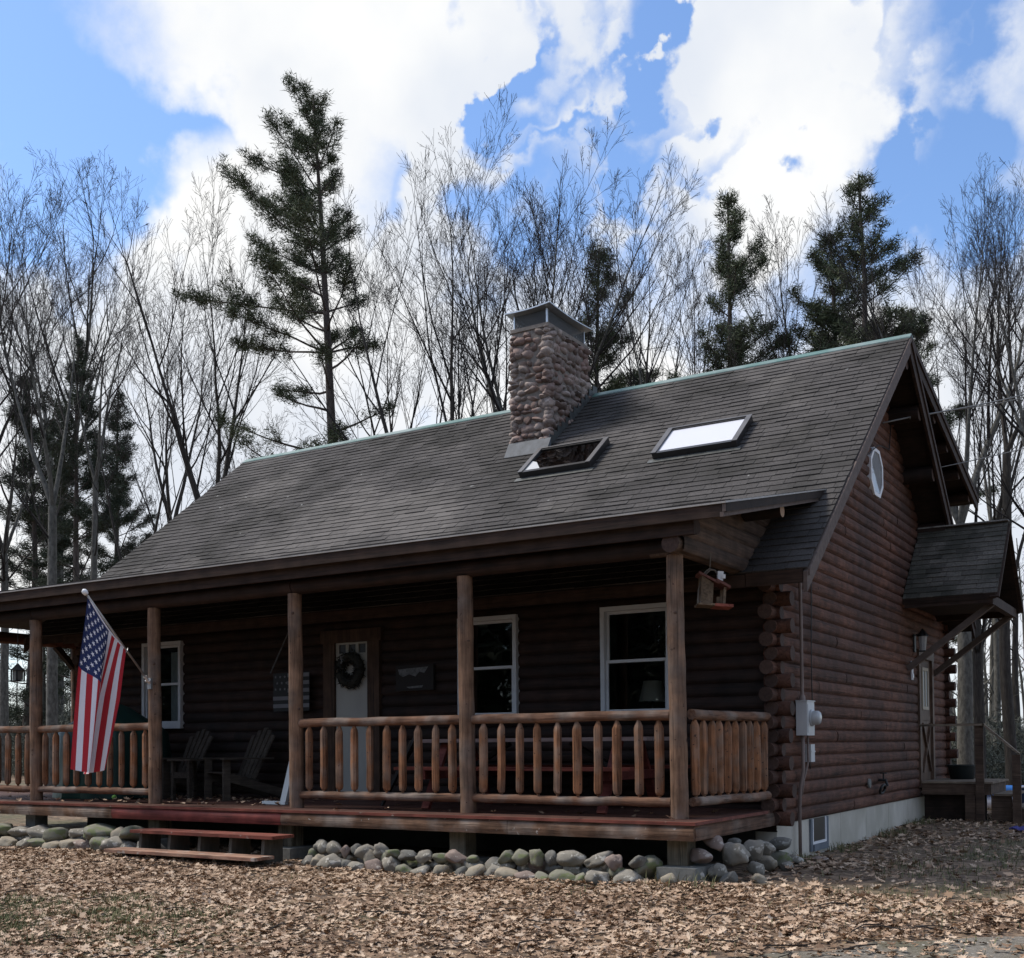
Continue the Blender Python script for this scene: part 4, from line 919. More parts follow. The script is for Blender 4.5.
for row in range(9):
    for c in range(6 if row % 2 == 0 else 5):
        s = (7 / 13) * (row + 1) / 10; t = .40 * ((2 * c + (1 if row % 2 == 0 else 2)) / 12)
        for side in (1, -1):
            pts = []
            for k in range(10):
                a = pi / 2 + k * pi / 5; r = .030 if k % 2 == 0 else .0125
                pts.append((s + r * cos(a) / .85 * .95, t + r * sin(a) / 1.7 * .95))
            c0 = cloth(s, t); e1 = cloth(min(1, s + .01), t) - c0; e2 = cloth(s, t + .01) - c0; nn_ = np.cross(e1, e2); nn_ /= np.linalg.norm(nn_)
            P3 = [cloth(max(0, a_), max(0.001, b_)) + nn_ * .004 * side for a_, b_ in pts]
            m_.add([c0 + nn_ * .004 * side] + P3, [(0, 1 + k, 1 + (k + 1) % 10) for k in range(10)])
m_.build('stars', FWHITE, cl)
m_ = MB(); m_.tube([cloth(s, 0.0) + np.array((0, 0, .004)) for s in np.linspace(0, 1, 16)], .010, 6); m_.build('heading', FWHITE, cl, smooth=True)

# small flag on the wall left of the door
sf = thing('wall_flag', 'small black and white striped flag on the wall beside the front door', 'flag', (-6.7, D - .1, 1.6))
m_ = MB(); m_.tube([(-6.80, D - .2, 1.73), (-6.52, D - .12, 2.32)], .010, 6); m_.build('flag_pole', SIGNW, sf)
PALEF = mat('grey white cloth', (.17, .17, .18), (.13, .13, .14), rough=.9); m_ = MB(); y = D - .15
x0, x1, zt, st_ = -6.80, -6.14, 1.72, .057
for k in range(6): m_.box((x0 if k >= 3 else x0 + .27, y, zt - (2 * k + 1) * st_ * .92), (x1, y + .006, zt - 2 * k * st_ * .92), 0 if k % 1 == 0 else 1) if k < 5 else None
m_.box((x0, y + .007, zt - .52), (x1, y + .012, zt + .01), 1)
for r in range(3):
    for c in range(3):
        cx_, cz_ = x0 + .05 + .085 * c + (.03 if r % 2 else 0), zt - .045 - .085 * r
        m_.add([(cx_ + (.024 if k % 2 == 0 else .01) * cos(pi / 2 + k * pi / 5), y - .002, cz_ + (.024 if k % 2 == 0 else .01) * sin(pi / 2 + k * pi / 5)) for k in range(10)], [tuple(range(10))], 0)
m_.build('cloth', [PALEF, BLACK], sf)
# plaque right of the door
sg = thing('wall_plaque', 'dark plaque with a pale mountain shape on the wall right of the door', 'plaque', (-4.43, D - .07, 1.6))
m_ = MB(); m_.box((-4.72, D - .075, 1.42), (-4.12, D - .04, 1.75)); m_.build('board', SIGNP, sg)
m_ = MB(); y = D - .078
m_.add([(-4.68, y, 1.70), (-4.20, y, 1.72), (-4.26, y, 1.64), (-4.34, y, 1.66), (-4.40, y, 1.60), (-4.50, y, 1.63), (-4.60, y, 1.60), (-4.66, y, 1.63)], [tuple(range(8))]); m_.add([(-4.55, y, 1.47), (-4.28, y, 1.485), (-4.30, y, 1.455), (-4.5, y, 1.45)], [(0, 1, 2, 3)]); m_.build('picture', SIGNW, sg)

# hanging porch lantern
ln = thing('porch_lantern', 'small black lantern with peaked cap hanging under the left porch beam', 'lantern', (-10.05, .02, 1.75))
m_ = MB(); m_.lathe((-10.05, .02, 1.82), (-10.05, .02, 1.92), [(0, .11), (.1, .105), (1, .012)], 4); m_.tube([(-10.05, .02, 1.92), (-10.05, .02, 2.5)], .005, 5); m_.box((-10.12, -.05, 1.665), (-9.98, .09, 1.68))
for sx in (-.06, .06):
    for sy in (-.06, .06): m_.box((-10.05 + sx - .008, .02 + sy - .008, 1.68), (-10.05 + sx + .008, .02 + sy + .008, 1.83))
m_.build('lantern_frame', BLACK, ln)
m_ = MB(); m_.box((-10.10, -.03, 1.685), (-10.0, .07, 1.815)); m_.build('lamp_glass', mat('frosted lantern glass', (.14, .14, .13), (.22, .22, .2), rough=.3), ln)

# bird feeder
bf = thing('bird_feeder', 'little wooden house bird feeder with red roof hanging from the porch beam', 'bird feeder', (.15, .5, 2.03))
FA = np.array((.851, .525, 0)); FB = np.array((-.525, .851, 0)); FO = np.array((.13, .52, 2.0))
def fd(mb, nm, ma):
    out = []
    for v in mb.v:
        v = np.asarray(v); a_ = -.07; x = v[:, 0] * cos(a_) - v[:, 2] * sin(a_); z = v[:, 2] * cos(a_) + v[:, 0] * sin(a_)
        out.append(FO + x[:, None] * FA + v[:, 1][:, None] * FB + z[:, None] * np.array((0, 0, 1.)))
    mb.v = out; return mb.build(nm, ma, bf)
m_ = MB(); m_.prism([(-.12, -.10, .07), (.0, -.10, .07), (.0, -.10, .27), (-.12, -.10, .34)], (0, .20, 0))
for y in (-.10, .08): m_.box((.10, y, .07), (.125, y + .02, .235))
m_.box((.05, -.02, .07), (.08, .01, .15)); fd(m_, 'house_box', FEEDW)
m_ = MB(); m_.box((-.14, -.13, .05), (.02, .13, .07)); fd(m_, 'floor', FEEDW)
m_ = MB(); m_.box((.021, -.13, .045), (.20, .13, .072)); fd(m_, 'tray', FEEDR)
m_ = MB(); m_.prism([(-.15, -.13, .352), (.05, -.13, .262), (.05, -.13, .285), (-.15, -.13, .375)], (0, .26, 0)); m_.prism([(.02, -.14, .29), (.16, -.14, .225), (.16, -.14, .25), (.02, -.14, .315)], (0, .28, 0)); fd(m_, 'roof', mat('dull red feeder roof', (.11, .045, .038), (.17, .075, .063), scale=(20, 20, 20), rough=.8))
m_ = MB(); m_.box((.045, -.04, .31), (.10, .03, .40)); m_.box((.085, -.05, .33), (.12, -.01, .37)); fd(m_, 'white_ornament', WHITEPL)
m_ = MB()
for o_ in (0, .025): m_.tube([(-.145 + o_, -.1, .06), (-.135 + o_, -.05, .2), (-.10 + o_, .0, .36), (-.04 + o_ * .6, 0, .42 - o_ * .3), (.02, 0, .41), (.06, 0, .36)], .009, 6)
m_.tube([(-.03, 0, .42), (-.03, 0, .58)], .005, 5); fd(m_, 'rope', ROPE)

# adirondack chairs and the table between
def chair(loc, rz, label):
    c = thing('adirondack_chair', label, 'chair', loc, 'chairs on the porch', world=False); c.rotation_euler = (0, 0, rz)
    m_ = MB()
    for k in range(6): m_.box((-.27, -.30 + k * .085, .36 - k * .022), (.27, -.225 + k * .085, .38 - k * .022))
    m_.build('seat', OLDWOOD, c)
    m_ = MB(); cth, sth = cos(.42), sin(.42)
    for k in range(5):
        x = -.22 + k * .11; Hh = .80 - .035 * abs(k - 2) ** 1.7; fan = (k - 2) * .018
        p0 = np.array((x, .12, .24)); p1 = p0 + np.array((fan * 2, sth * Hh, cth * Hh)); m_.beam(p0, p1, .098, .02, up=(0, -1, .45))
    m_.build('backrest', OLDWOOD, c)
    for s in (-1, 1):
        m_ = MB(); m_.box((s * .33 - .065, -.36, .545), (s * .33 + .065, .36, .567)); m_.build('arm', OLDWOOD, c)
        m_ = MB(); m_.box((s * .29 - .018, -.33, 0), (s * .29 + .018, -.23, .545)); m_.build('leg', OLDWOOD, c)
        m_ = MB(); m_.beam((s * .285, -.30, .32), (s * .285, .62, .06), .03, .11); m_.build('leg', OLDWOOD, c)
    return c
ch1 = chair((-8.22, 1.25, .003), -.28, 'weathered grey adirondack chair nearer the left porch window')
ch2 = dup(ch1, (-6.98, 1.2, .003), 'weathered grey adirondack chair nearer the small striped wall flag', -.34)
ct = thing('small_porch_table', 'low grey wooden table between the two adirondack chairs', 'table', (-7.58, .95, 0))
m_ = MB()
for k in range(4): m_.box((-7.80, .72 + k * .12, .53), (-7.36, .72 + k * .12 + .112, .555))
m_.build('tabletop', OLDWOOD, ct)
for x in (-7.76, -7.45):
    for y in (.75, 1.12): m_ = MB(); m_.box((x, y, .003), (x + .05, y + .05, .53)); m_.build('leg', OLDWOOD, ct)
m_ = MB(); m_.box((-7.71, .755, .30), (-7.45, .78, .38)); m_.build('apron', OLDWOOD, ct)
# green covered thing behind the left railing
m_ = MB(); cx_, cy_ = -9.22, .95; n = 40
V = []; rings = [(0, 1.40, .0), (.3, 1.30, .01), (.62, 1.12, .02), (.86, 1.0, .02), (.93, .93, .03), (.96, .6, .05), (1.0, .25, .07), (1.03, .01, .08)]
for f_, z, am in rings:
    for k in range(n):
        a = 2 * pi * k / n; ca, sa = cos(a), sin(a); sq = 1 / max(abs(ca), abs(sa)) ** .75
        w = 1 + am * sin(9 * a) + am * .6 * sin(17 * a + 1)
        V.append((cx_ + .74 * f_ * ca * sq * w * .93, cy_ + .62 * f_ * sa * sq * w * .93, z))
m_.add(V, [(j * n + k, j * n + (k + 1) % n, (j + 1) * n + (k + 1) % n, (j + 1) * n + k) for j in range(len(rings) - 1) for k in range(n)])
tag(m_.build('tarp_cover', TARP, None, smooth=True), 'dark green peaked tarp draped over a bulky thing behind the flag', 'tarp')
# pale angled stand leaning by the third post
sd_ = thing('metal_stand', 'pale grey angled metal stand beside the post right of the steps', 'stand', (-5.4, .43, 0))
m_ = MB(); m_.beam((-5.40, .43, .04), (-5.18, .46, .85), .085, .05, up=(0, 1, 0)); m_.build('upright', PALEMETAL, sd_)
m_ = MB(); m_.box((-5.74, .40, .006), (-5.36, .46, .045)); m_.build('foot', PALEMETAL, sd_)
# picnic table
pt = thing('picnic_table', 'dark red wooden picnic table standing behind the right hand railing', 'table', (-2.2, .95, 0))
m_ = MB()
for k in range(5): m_.box((-3.55, .62 + k * .15, .745), (-.62, .62 + k * .15 + .142, .785))
m_.build('tabletop', mat('grey red table boards', (.20, .13, .12), (.30, .24, .22), scale=(2, 30, 30), rough=.7, island=.2), pt)
for y in (.22, 1.50):
    m_ = MB(); m_.box((-3.55, y - .0, .44), (-.62, y + .13, .475)); m_.box((-3.55, y + .135, .44), (-.62, y + .26, .475)); m_.build('bench', PICRED, pt)
for x in (-3.2, -1.0):
    for s in (-1, 1):
        m_ = MB(); m_.beam((x, 1.0 + s * .25, .74), (x, 1.0 + s * .66, .004), .045, .10, up=(1, 0, 0)); m_.build('leg', PICRED, pt)
    m_ = MB(); m_.box((x + .03, .24, .34), (x + .07, 1.74, .435)); m_.build('crossbeam', PICRED, pt)
m_ = MB(); m_.beam((-3.15, 1.0, .38), (-2.5, 1.0, .73), .05, .07, up=(0, 1, 0)); m_.build('diagonal_brace', BLACK, pt)
m_ = MB(); m_.beam((-1.05, 1.0, .38), (-1.7, 1.0, .73), .05, .07, up=(0, 1, 0)); m_.build('diagonal_brace', BLACK, pt)
# folded garden stool leaning by the door
fs = thing('folded_seat', 'dark folded seat frame leaning behind the middle railing', 'seat', (-3.95, .9, 0))
m_ = MB(); m_.beam((-4.25, .9, .004), (-3.75, 1.0, .86), .03, .03, up=(0, 1, 0)); m_.beam((-4.1, .7, .004), (-3.65, .8, .86), .03, .03, up=(0, 1, 0)); m_.beam((-3.75, 1.0, .84), (-3.65, .8, .84), .03, .03); m_.build('frame', BLACK, fs)
m_ = MB(); m_.prism([(-4.10, .90, .30), (-3.82, .96, .78), (-3.73, .77, .78), (-3.97, .72, .30)], (.02, 0, -.01)); m_.build('fabric', OLDWOOD, fs)
m_ = MB(); V, F = icos(2); m_.add(V * .035 + np.array((-8.5, .42, .04)), [tuple(f) for f in F]); tag(m_.build('ball', GREENBALL, None, smooth=True), 'small lime green ball lying on the porch boards', 'ball')

# service cable
p1 = np.array((XG + .32, 7.05, 5.42)); e = CAM + bearing(1180, 330) * 21
pts = [p1 + (e - p1) * t + np.array((0, 0, -.25 * sin(pi * t))) for t in np.linspace(0, 1, 16)]
m_ = MB(); m_.tube(pts, .012, 6); m_.tube([p + np.array((0, 0, .0)) + np.array((0, .02, -.018 + .02 * sin(i))) for i, p in enumerate(pts)], .008, 5)
m_.tube([(XG + .02, 6.7, 5.30), tuple(p1)], .012, 6)
tag(m_.build('service_cable', WIRE, None, smooth=True), 'twisted overhead service cable running from the gable peak to the right', 'cable')
p1 = np.array((XG + .35, 8.6, 4.98)); e = CAM + bearing(1180, 392) * 21
m_ = MB(); m_.tube([p1 + (e - p1) * t + np.array((0, 0, -.15 * sin(pi * t))) for t in np.linspace(0, 1, 14)], .008, 5); tag(m_.build('telephone_wire', WIRE, None, smooth=True), 'thin lower overhead wire from the gable to the right', 'wire')
m_ = MB(); m_.tube([(XG + .04, 5.05 + .0 * t, 4.62 + .0 * t) for t in (0,)] + [(XG + .07, 5.6, 4.60), (XG + .08, 6.2, 4.86), (XG + .06, 6.9, 4.95), (XG + .05, 7.05, 5.35)], .008, 5); tag(m_.build('gable_wire', BLACK, None, smooth=True), 'dark wire stapled across the gable logs above the octagonal window', 'wire')

# ------------------------------------------------------------------ fieldstones along the porch
WORDS = ['first', 'second', 'third', 'fourth', 'fifth', 'sixth', 'seventh', 'eighth', 'ninth', 'tenth', 'eleventh', 'twelfth', 'thirteenth', 'fourteenth', 'fifteenth', 'sixteenth', 'seventeenth', 'eighteenth', 'nineteenth', 'twentieth', 'twenty first', 'twenty second', 'twenty third', 'twenty fourth', 'twenty fifth', 'twenty sixth', 'twenty seventh', 'twenty eighth']
TONE = ['grey', 'greenish', 'pinkish', 'dark', 'tan']
Vr, Fr = icos(3)
def stone(c, w, d, h, ti, seed, tilt_=0.0):
    r = np.random.default_rng(seed)
    V = lumps(Vr, .20, seed, 1.25)
    for _ in range(9):                                 # flatten a few facets
        nn = r.normal(size=3); nn /= np.linalg.norm(nn); lim = r.uniform(.56, .9); dd = V @ nn; V = V - np.outer(np.maximum(0, dd - lim) * .85, nn)
    V = lumps(V, .028, seed + 1, 6)
    V = V * np.array((w / 2, d / 2, h / 2)); a = r.uniform(-.5, .5)
    V = V @ np.array(((cos(a), -sin(a), 0), (sin(a), cos(a), 0), (0, 0, 1))).T
    V = V @ np.array(((cos(tilt_), 0, sin(tilt_)), (0, 1, 0), (-sin(tilt_), 0, cos(tilt_)))).T
    me = raw_mesh('fieldstone', V, Fr, STONES[ti], smooth=True); o = bpy.data.objects.new('fieldstone', me); COL.objects.link(o); o.location = c
    return o
def row(x0, x1, yline, zofs, wr, hr, where, course, seed, skip=0):
    r = random.Random(seed); x = x0; k = 0
    while x < x1 - .08:
        w = r.uniform(*wr); h = min(w * r.uniform(.6, 1.05), r.uniform(*hr)); c = x + w / 2
        if r.random() >= skip:
            ti = r.choice([0, 0, 0, 1, 1, 2, 3, 4, 4]); y = yline + r.uniform(-.08, .05); g = float(gz(c, y))
            o = stone((c, y, g + zofs + h * .44), w, w * r.uniform(.75, 1.1), h, ti, r.randrange(10 ** 6), r.uniform(-.3, .3))
            tag(o, '%s fieldstone, %s in the %s row %s' % (TONE[ti], WORDS[k], course, where), 'stone', 'fieldstones along the porch edge'); k += 1
        x += w * (.84 if skip == 0 else .9)
row(-4.22, -.18, -.56, -.03, (.15, .31), (.14, .23), 'counting from the porch steps rightwards', 'lower', 3)
row(-4.2, -.25, -.44, .125, (.14, .30), (.12, .21), 'counting from the porch steps rightwards', 'upper', 12, skip=.03)
row(-11.3, -6.78, -.56, -.03, (.24, .46), (.18, .27), 'left of the porch steps, counting from the left', 'lower', 23)
row(-11.3, -6.85, -.42, .13, (.26, .5), (.16, .25), 'left of the porch steps, counting from the left', 'upper', 31, skip=.05)
row(-4.3, -.15, -.36, .03, (.16, .30), (.14, .22), 'counting rightwards from the porch steps', 'back', 44)
row(-11.3, -6.8, -.33, .03, (.22, .4), (.16, .25), 'left of the porch steps', 'back', 45)
# pile beside the corner pier and along the side
r = random.Random(5); k = 0
for (x, y, z, w, h, ti) in [(.34, -.30, .0, .22, .2, 0), (.52, -.12, .0, .26, .22, 0), (.36, -.16, .17, .26, .2, 2), (.58, .12, .17, .34, .27, 0), (.40, .06, .30, .24, .16, 2), (.66, -.28, -.02, .2, .15, 3), (.70, .36, .0, .22, .2, 0), (.60, .52, .15, .26, .22, 0), (.64, .85, .0, .26, .2, 4), (.56, .95, .17, .28, .18, 0), (.60, 1.35, .0, .3, .2, 1), (.54, 1.42, .19, .36, .15, 3), (.74, 1.15, -.02, .18, .13, 0), (.60, 1.75, -.01, .26, .16, 0), (.72, 2.25, -.03, .26, .12, 2), (.44, .48, .27, .2, .14, 3), (.82, .05, -.03, .18, .12, 4), (.20, -.52, -.03, .2, .16, 4)]:
    x -= .10; y += .05; w *= .9; h *= .9; z *= .9; o = stone((x, y, float(gz(x, y)) + z + h * .44), w, w * r.uniform(.8, 1.1), h, ti, 900 + k, r.uniform(-.35, .35))
    tag(o, '%s fieldstone, %s back from the front in the pile right of the corner pier' % (TONE[ti], WORDS[k]), 'stone', 'fieldstones along the porch edge'); k += 1

# ------------------------------------------------------------------ ground
xs = np.concatenate([[-900, -400, -160, -80, -45, -30], np.arange(-22, 14.01, .35), [20, 30, 45, 80, 160, 400, 900]])
ys = np.concatenate([[-900, -400, -160, -80, -45, -30, -20], np.arange(-14, 22.01, .35), [30, 45, 80, 160, 400, 900]])
X, Y = np.meshgrid(xs, ys); Z = gz(X, np.maximum(Y, -14)) + RNG.normal(size=X.shape) * .006
nx, ny = len(xs), len(ys); V = np.stack([X.ravel(), Y.ravel(), Z.ravel()], 1)
F = np.array([(j * nx + i, j * nx + i + 1, (j + 1) * nx + i + 1, (j + 1) * nx + i) for j in range(ny - 1) for i in range(nx - 1)])
setting(link('ground', raw_mesh('ground', V, F, GROUND, smooth=True)))
# gravel drive edge at the lower right
n = 70; V = []
for i in range(n + 1):
    t = -4 + 16 * i / n; e = .06 * sin(t * 3.1) + .05 * sin(t * 8 + 1) + random.uniform(-.03, .03)
    x0, y0 = 1.53 + t * .725 + e * .69, -3.23 + t * .69 - e * .725
    for q in np.linspace(0, 1, 14): x, y = x0 + q * 3.3 * .69, y0 - q * 3.3 * .725; V.append((x, y, float(gz(x, y)) + .016))
F = [(i * 14 + j, i * 14 + 14 + j, i * 14 + 15 + j, i * 14 + j + 1) for i in range(n) for j in range(13)]
setting(link('driveway', raw_mesh('driveway', np.array(V), np.array(F), GRAVEL, smooth=True)))

# ------------------------------------------------------------------ fallen leaves
def leaves(n, xr, yr, keep, zofs=.0, zfun=None, size=(.05, .115)):
    x = RNG.uniform(*xr, n); y = RNG.uniform(*yr, n); k = keep(x, y); x, y = x[k], y[k]; n = len(x)
    out = np.array([(0, -.6), (.10, -.35), (.30, -.30), (.18, -.08), (.46, .02), (.22, .18), (.32, .42), (.10, .38), (0, .62), (-.10, .38), (-.32, .42), (-.22, .18), (-.46, .02), (-.18, -.08), (-.30, -.30), (-.10, -.35)])
    m = len(out); sz = size[0] + (size[1] - size[0]) * RNG.beta(1.5, 2.2, n); asp = RNG.uniform(.7, 1.15, n)
    P = np.zeros((n, m + 1, 3)); P[:, :m, 0] = out[None, :, 0] * asp[:, None]; P[:, :m, 1] = out[None, :, 1]
    c1 = RNG.uniform(-.3, 1.3, n)[:, None]; c2 = RNG.uniform(-.2, .8, n)[:, None]
    P[:, :, 2] = c1 * P[:, :, 0] ** 2 + c2 * P[:, :, 1] ** 2 * .6 + RNG.normal(size=(n, m + 1)) * .03
    P[:, m, 2] -= .03
    P *= sz[:, None, None]
    # tilt then spin
    tx = RNG.normal(0, .26, n); ty = RNG.normal(0, .26, n); a = RNG.uniform(0, 2 * pi, n)
    c, s = np.cos(tx)[:, None], np.sin(tx)[:, None]; Y_, Z_ = P[:, :, 1] * c - P[:, :, 2] * s, P[:, :, 1] * s + P[:, :, 2] * c; P[:, :, 1] = Y_; P[:, :, 2] = Z_
    c, s = np.cos(ty)[:, None], np.sin(ty)[:, None]; X_, Z_ = P[:, :, 0] * c + P[:, :, 2] * s, -P[:, :, 0] * s + P[:, :, 2] * c; P[:, :, 0] = X_; P[:, :, 2] = Z_
    c, s = np.cos(a)[:, None], np.sin(a)[:, None]; X_, Y_ = P[:, :, 0] * c - P[:, :, 1] * s, P[:, :, 0] * s + P[:, :, 1] * c
    zb = (gz(x, y) if zfun is None else np.full(n, zfun)) + zofs + RNG.uniform(.012, .04, n)
    P[:, :, 0] = X_ + x[:, None]; P[:, :, 1] = Y_ + y[:, None]; P[:, :, 2] += zb[:, None]
    tri = np.array([(m, i, (i + 1) % m) for i in range(m)]); F = (tri[None] + (np.arange(n) * (m + 1))[:, None, None]).reshape(-1, 3)
    return P.reshape(-1, 3), F
def patch(x, y, f, ph): return np.sin(x * f + ph) * np.cos(y * f * 1.3 - ph) + .5 * np.sin(x * f * 2.3 - y * f * 1.7 + 2 * ph)
GP = lambda x, y: np.clip(1.15 - ((x + 3.7) / 1.9) ** 2 - ((y + 4.15) / 1.15) ** 2, 0, 1)     # grassy patch near the left
RP = lambda x, y: np.clip(1.1 - ((x - 2.1) / .9) ** 2 - ((y - 2.5) / 4.5) ** 2, 0, 1)
def keepA(x, y):
    p = 1 - .45 * GP(x, y) - .25 * RP(x, y); p = np.where(y < -4.5 + .95 * x, p * .22, p)
    p = p * np.where(patch(x, y, .9, 1.) > .8, .45, 1) * np.where(patch(x, y, 3.1, .2) > .75, .5, 1); return (RNG.random(len(x)) < p) & ~((x > XW) & (x < XG + .02) & (y > D))
parts = [leaves(98000, (-14, 6), (-5.6, -.35), keepA, size=(.022, .092)), leaves(17000, (XG, 7), (-.4, 14), lambda x, y: RNG.random(len(x)) < (.72 - .42 * RP(x, y)) * np.where(patch(x, y, 1.3, .3) > .4, .45, 1), size=(.035, .12)), leaves(260, (-8.9, -4.9), (-.3, 1.6), lambda x, y: RNG.random(len(x)) < .3 + .5 * (y > .6), zfun=.0, size=(.05, .09)),
         leaves(90, (-13, 0), (-.3, 1.7), lambda x, y: x < 99, zfun=0.), leaves(1200, (-12, 0), (-.4, .5), lambda x, y: RNG.random(len(x)) < .7)]
V = []; F = []; n = 0
for a, b in parts: V.append(a); F.append(b + n); n += len(a)
lf = link('fallen_leaves', raw_mesh('fallen_leaves', np.vstack(V), np.vstack(F), LEAFM)); setting(lf, 'stuff')
m_ = MB()
for _ in range(260):
    x, y = random.uniform(-9, 5), random.uniform(-5.2, -.8); a = random.uniform(0, 6.28); l = random.uniform(.08, .45); z = float(gz(x, y)) + .035
    m_.tube([(x, y, z), (x + l * .5 * cos(a), y + l * .5 * sin(a), z + random.uniform(0, .02)), (x + l * cos(a + .2), y + l * sin(a + .2), z)], random.uniform(.0025, .006), 5)
setting(m_.build('fallen_twigs', TWIG), 'stuff')
# ------------------------------------------------------------------ grass
def grass(n, xr, yr, prob, hr):
    x = RNG.uniform(*xr, n); y = RNG.uniform(*yr, n); k = RNG.random(n) < prob(x, y); x, y = x[k], y[k]; n = len(x)
    h = RNG.uniform(*hr, n); a = RNG.uniform(0, 2 * pi, n); l = RNG.uniform(.2, .9, n) * h; w = RNG.uniform(.002, .0045, n); z = gz(x, y)
    dx, dy = np.cos(a), np.sin(a); P = np.zeros((n, 5, 3))
    P[:, 0] = np.stack([x - dy * w, y + dx * w, z], 1); P[:, 1] = np.stack([x + dy * w, y - dx * w, z], 1)
    P[:, 2] = np.stack([x + dx * l * .35 + dy * w * .8, y + dy * l * .35 - dx * w * .8, z + h * .6], 1); P[:, 3] = np.stack([x + dx * l * .35 - dy * w * .8, y + dy * l * .35 + dx * w * .8, z + h * .6], 1)
    P[:, 4] = np.stack([x + dx * l, y + dy * l, z + h], 1)
    t = np.array([(0, 1, 2), (0, 2, 3), (3, 2, 4)]); return P.reshape(-1, 3), (t[None] + (np.arange(n) * 5)[:, None, None]).reshape(-1, 3)
parts = [grass(130000, (-9, 0), (-5.6, -2.2), lambda x, y: GP(x, y) ** 1.1 * np.clip(.30 + .45 * patch(x, y, 3.7, .4) + .45 * patch(x + .3 * y, y - .4 * x, 6.1, 1.4), .03, 1), (.025, .085)),
         grass(30000, (XG, 5), (-2.5, 12), lambda x, y: RP(x, y) * .55 * (patch(x, y, 2., 2.) > -.2) + .05, (.03, .09)),
         grass(9000, (XG, .62), (1.9, 9), lambda x, y: .14 * (patch(x, y, 2.5, .8) > .3), (.04, .13)),
         grass(5000, (-10, 4), (-5, -.8), lambda x, y: 1. * (patch(x, y, 1.9, 2.2) > 1.18), (.04, .12)),
         grass(700, (-.1, .6), (-.9, -.4), lambda x, y: .10 + 0 * x, (.05, .18))]
V = []; F = []; n = 0
for a, b in parts: V.append(a); F.append(b + n); n += len(a)
setting(link('grass', raw_mesh('grass', np.vstack(V), np.vstack(F), GRASSM)), 'stuff')

# ------------------------------------------------------------------ trees
class Tubes:
    def __init__(s): s.g = {}
    def add(s, P, R, sides): s.g.setdefault((len(P), sides), []).append((P, R))
    def mesh(s, name, mats, extra=None):
        Vs, Fs, n = [], [], 0
        for (k, sd), lst in s.g.items():
            P = np.array([a for a, _ in lst]); R = np.array([b for _, b in lst]); N = len(P)
            T = np.gradient(P, axis=1); T /= np.linalg.norm(T, axis=2)[..., None] + 1e-9
            mean = T.mean(1); ref = np.where(np.abs(mean[:, 2:3]) < .8, np.array([[0, 0, 1.]]), np.array([[1., 0, 0]]))[:, None, :]
            A = np.cross(T, np.broadcast_to(ref, T.shape)); A /= np.linalg.norm(A, axis=2)[..., None] + 1e-9; B = np.cross(T, A)
            th = np.arange(sd) * 2 * pi / sd
            V = P[:, :, None] + (A[:, :, None] * np.cos(th)[None, None, :, None] + B[:, :, None] * np.sin(th)[None, None, :, None]) * R[:, :, None, None]
            idx = np.arange(k * sd).reshape(k, sd); q = np.stack([idx[:-1], np.roll(idx, -1, 1)[:-1], np.roll(idx, -1, 1)[1:], idx[1:]], -1).reshape(-1, 4)
            Fs.append((q[None] + (np.arange(N) * k * sd)[:, None, None]).reshape(-1, 4) + n); Vs.append(V.reshape(-1, 3)); n += N * k * sd
        return raw_mesh(name, np.vstack(Vs), np.vstack(Fs), mats, smooth=True)
def norm(v): return v / (np.linalg.norm(v) + 1e-9)
def branch_path(r, p, d, L, k, wob, up):
    P = [p]; d = norm(d); s = L / (k - 1)
    for i in range(k - 1):
        d = norm(d + r.normal(size=3) * wob + np.array((0, 0, up))); P.append(P[-1] + d * s)
    return np.array(P)
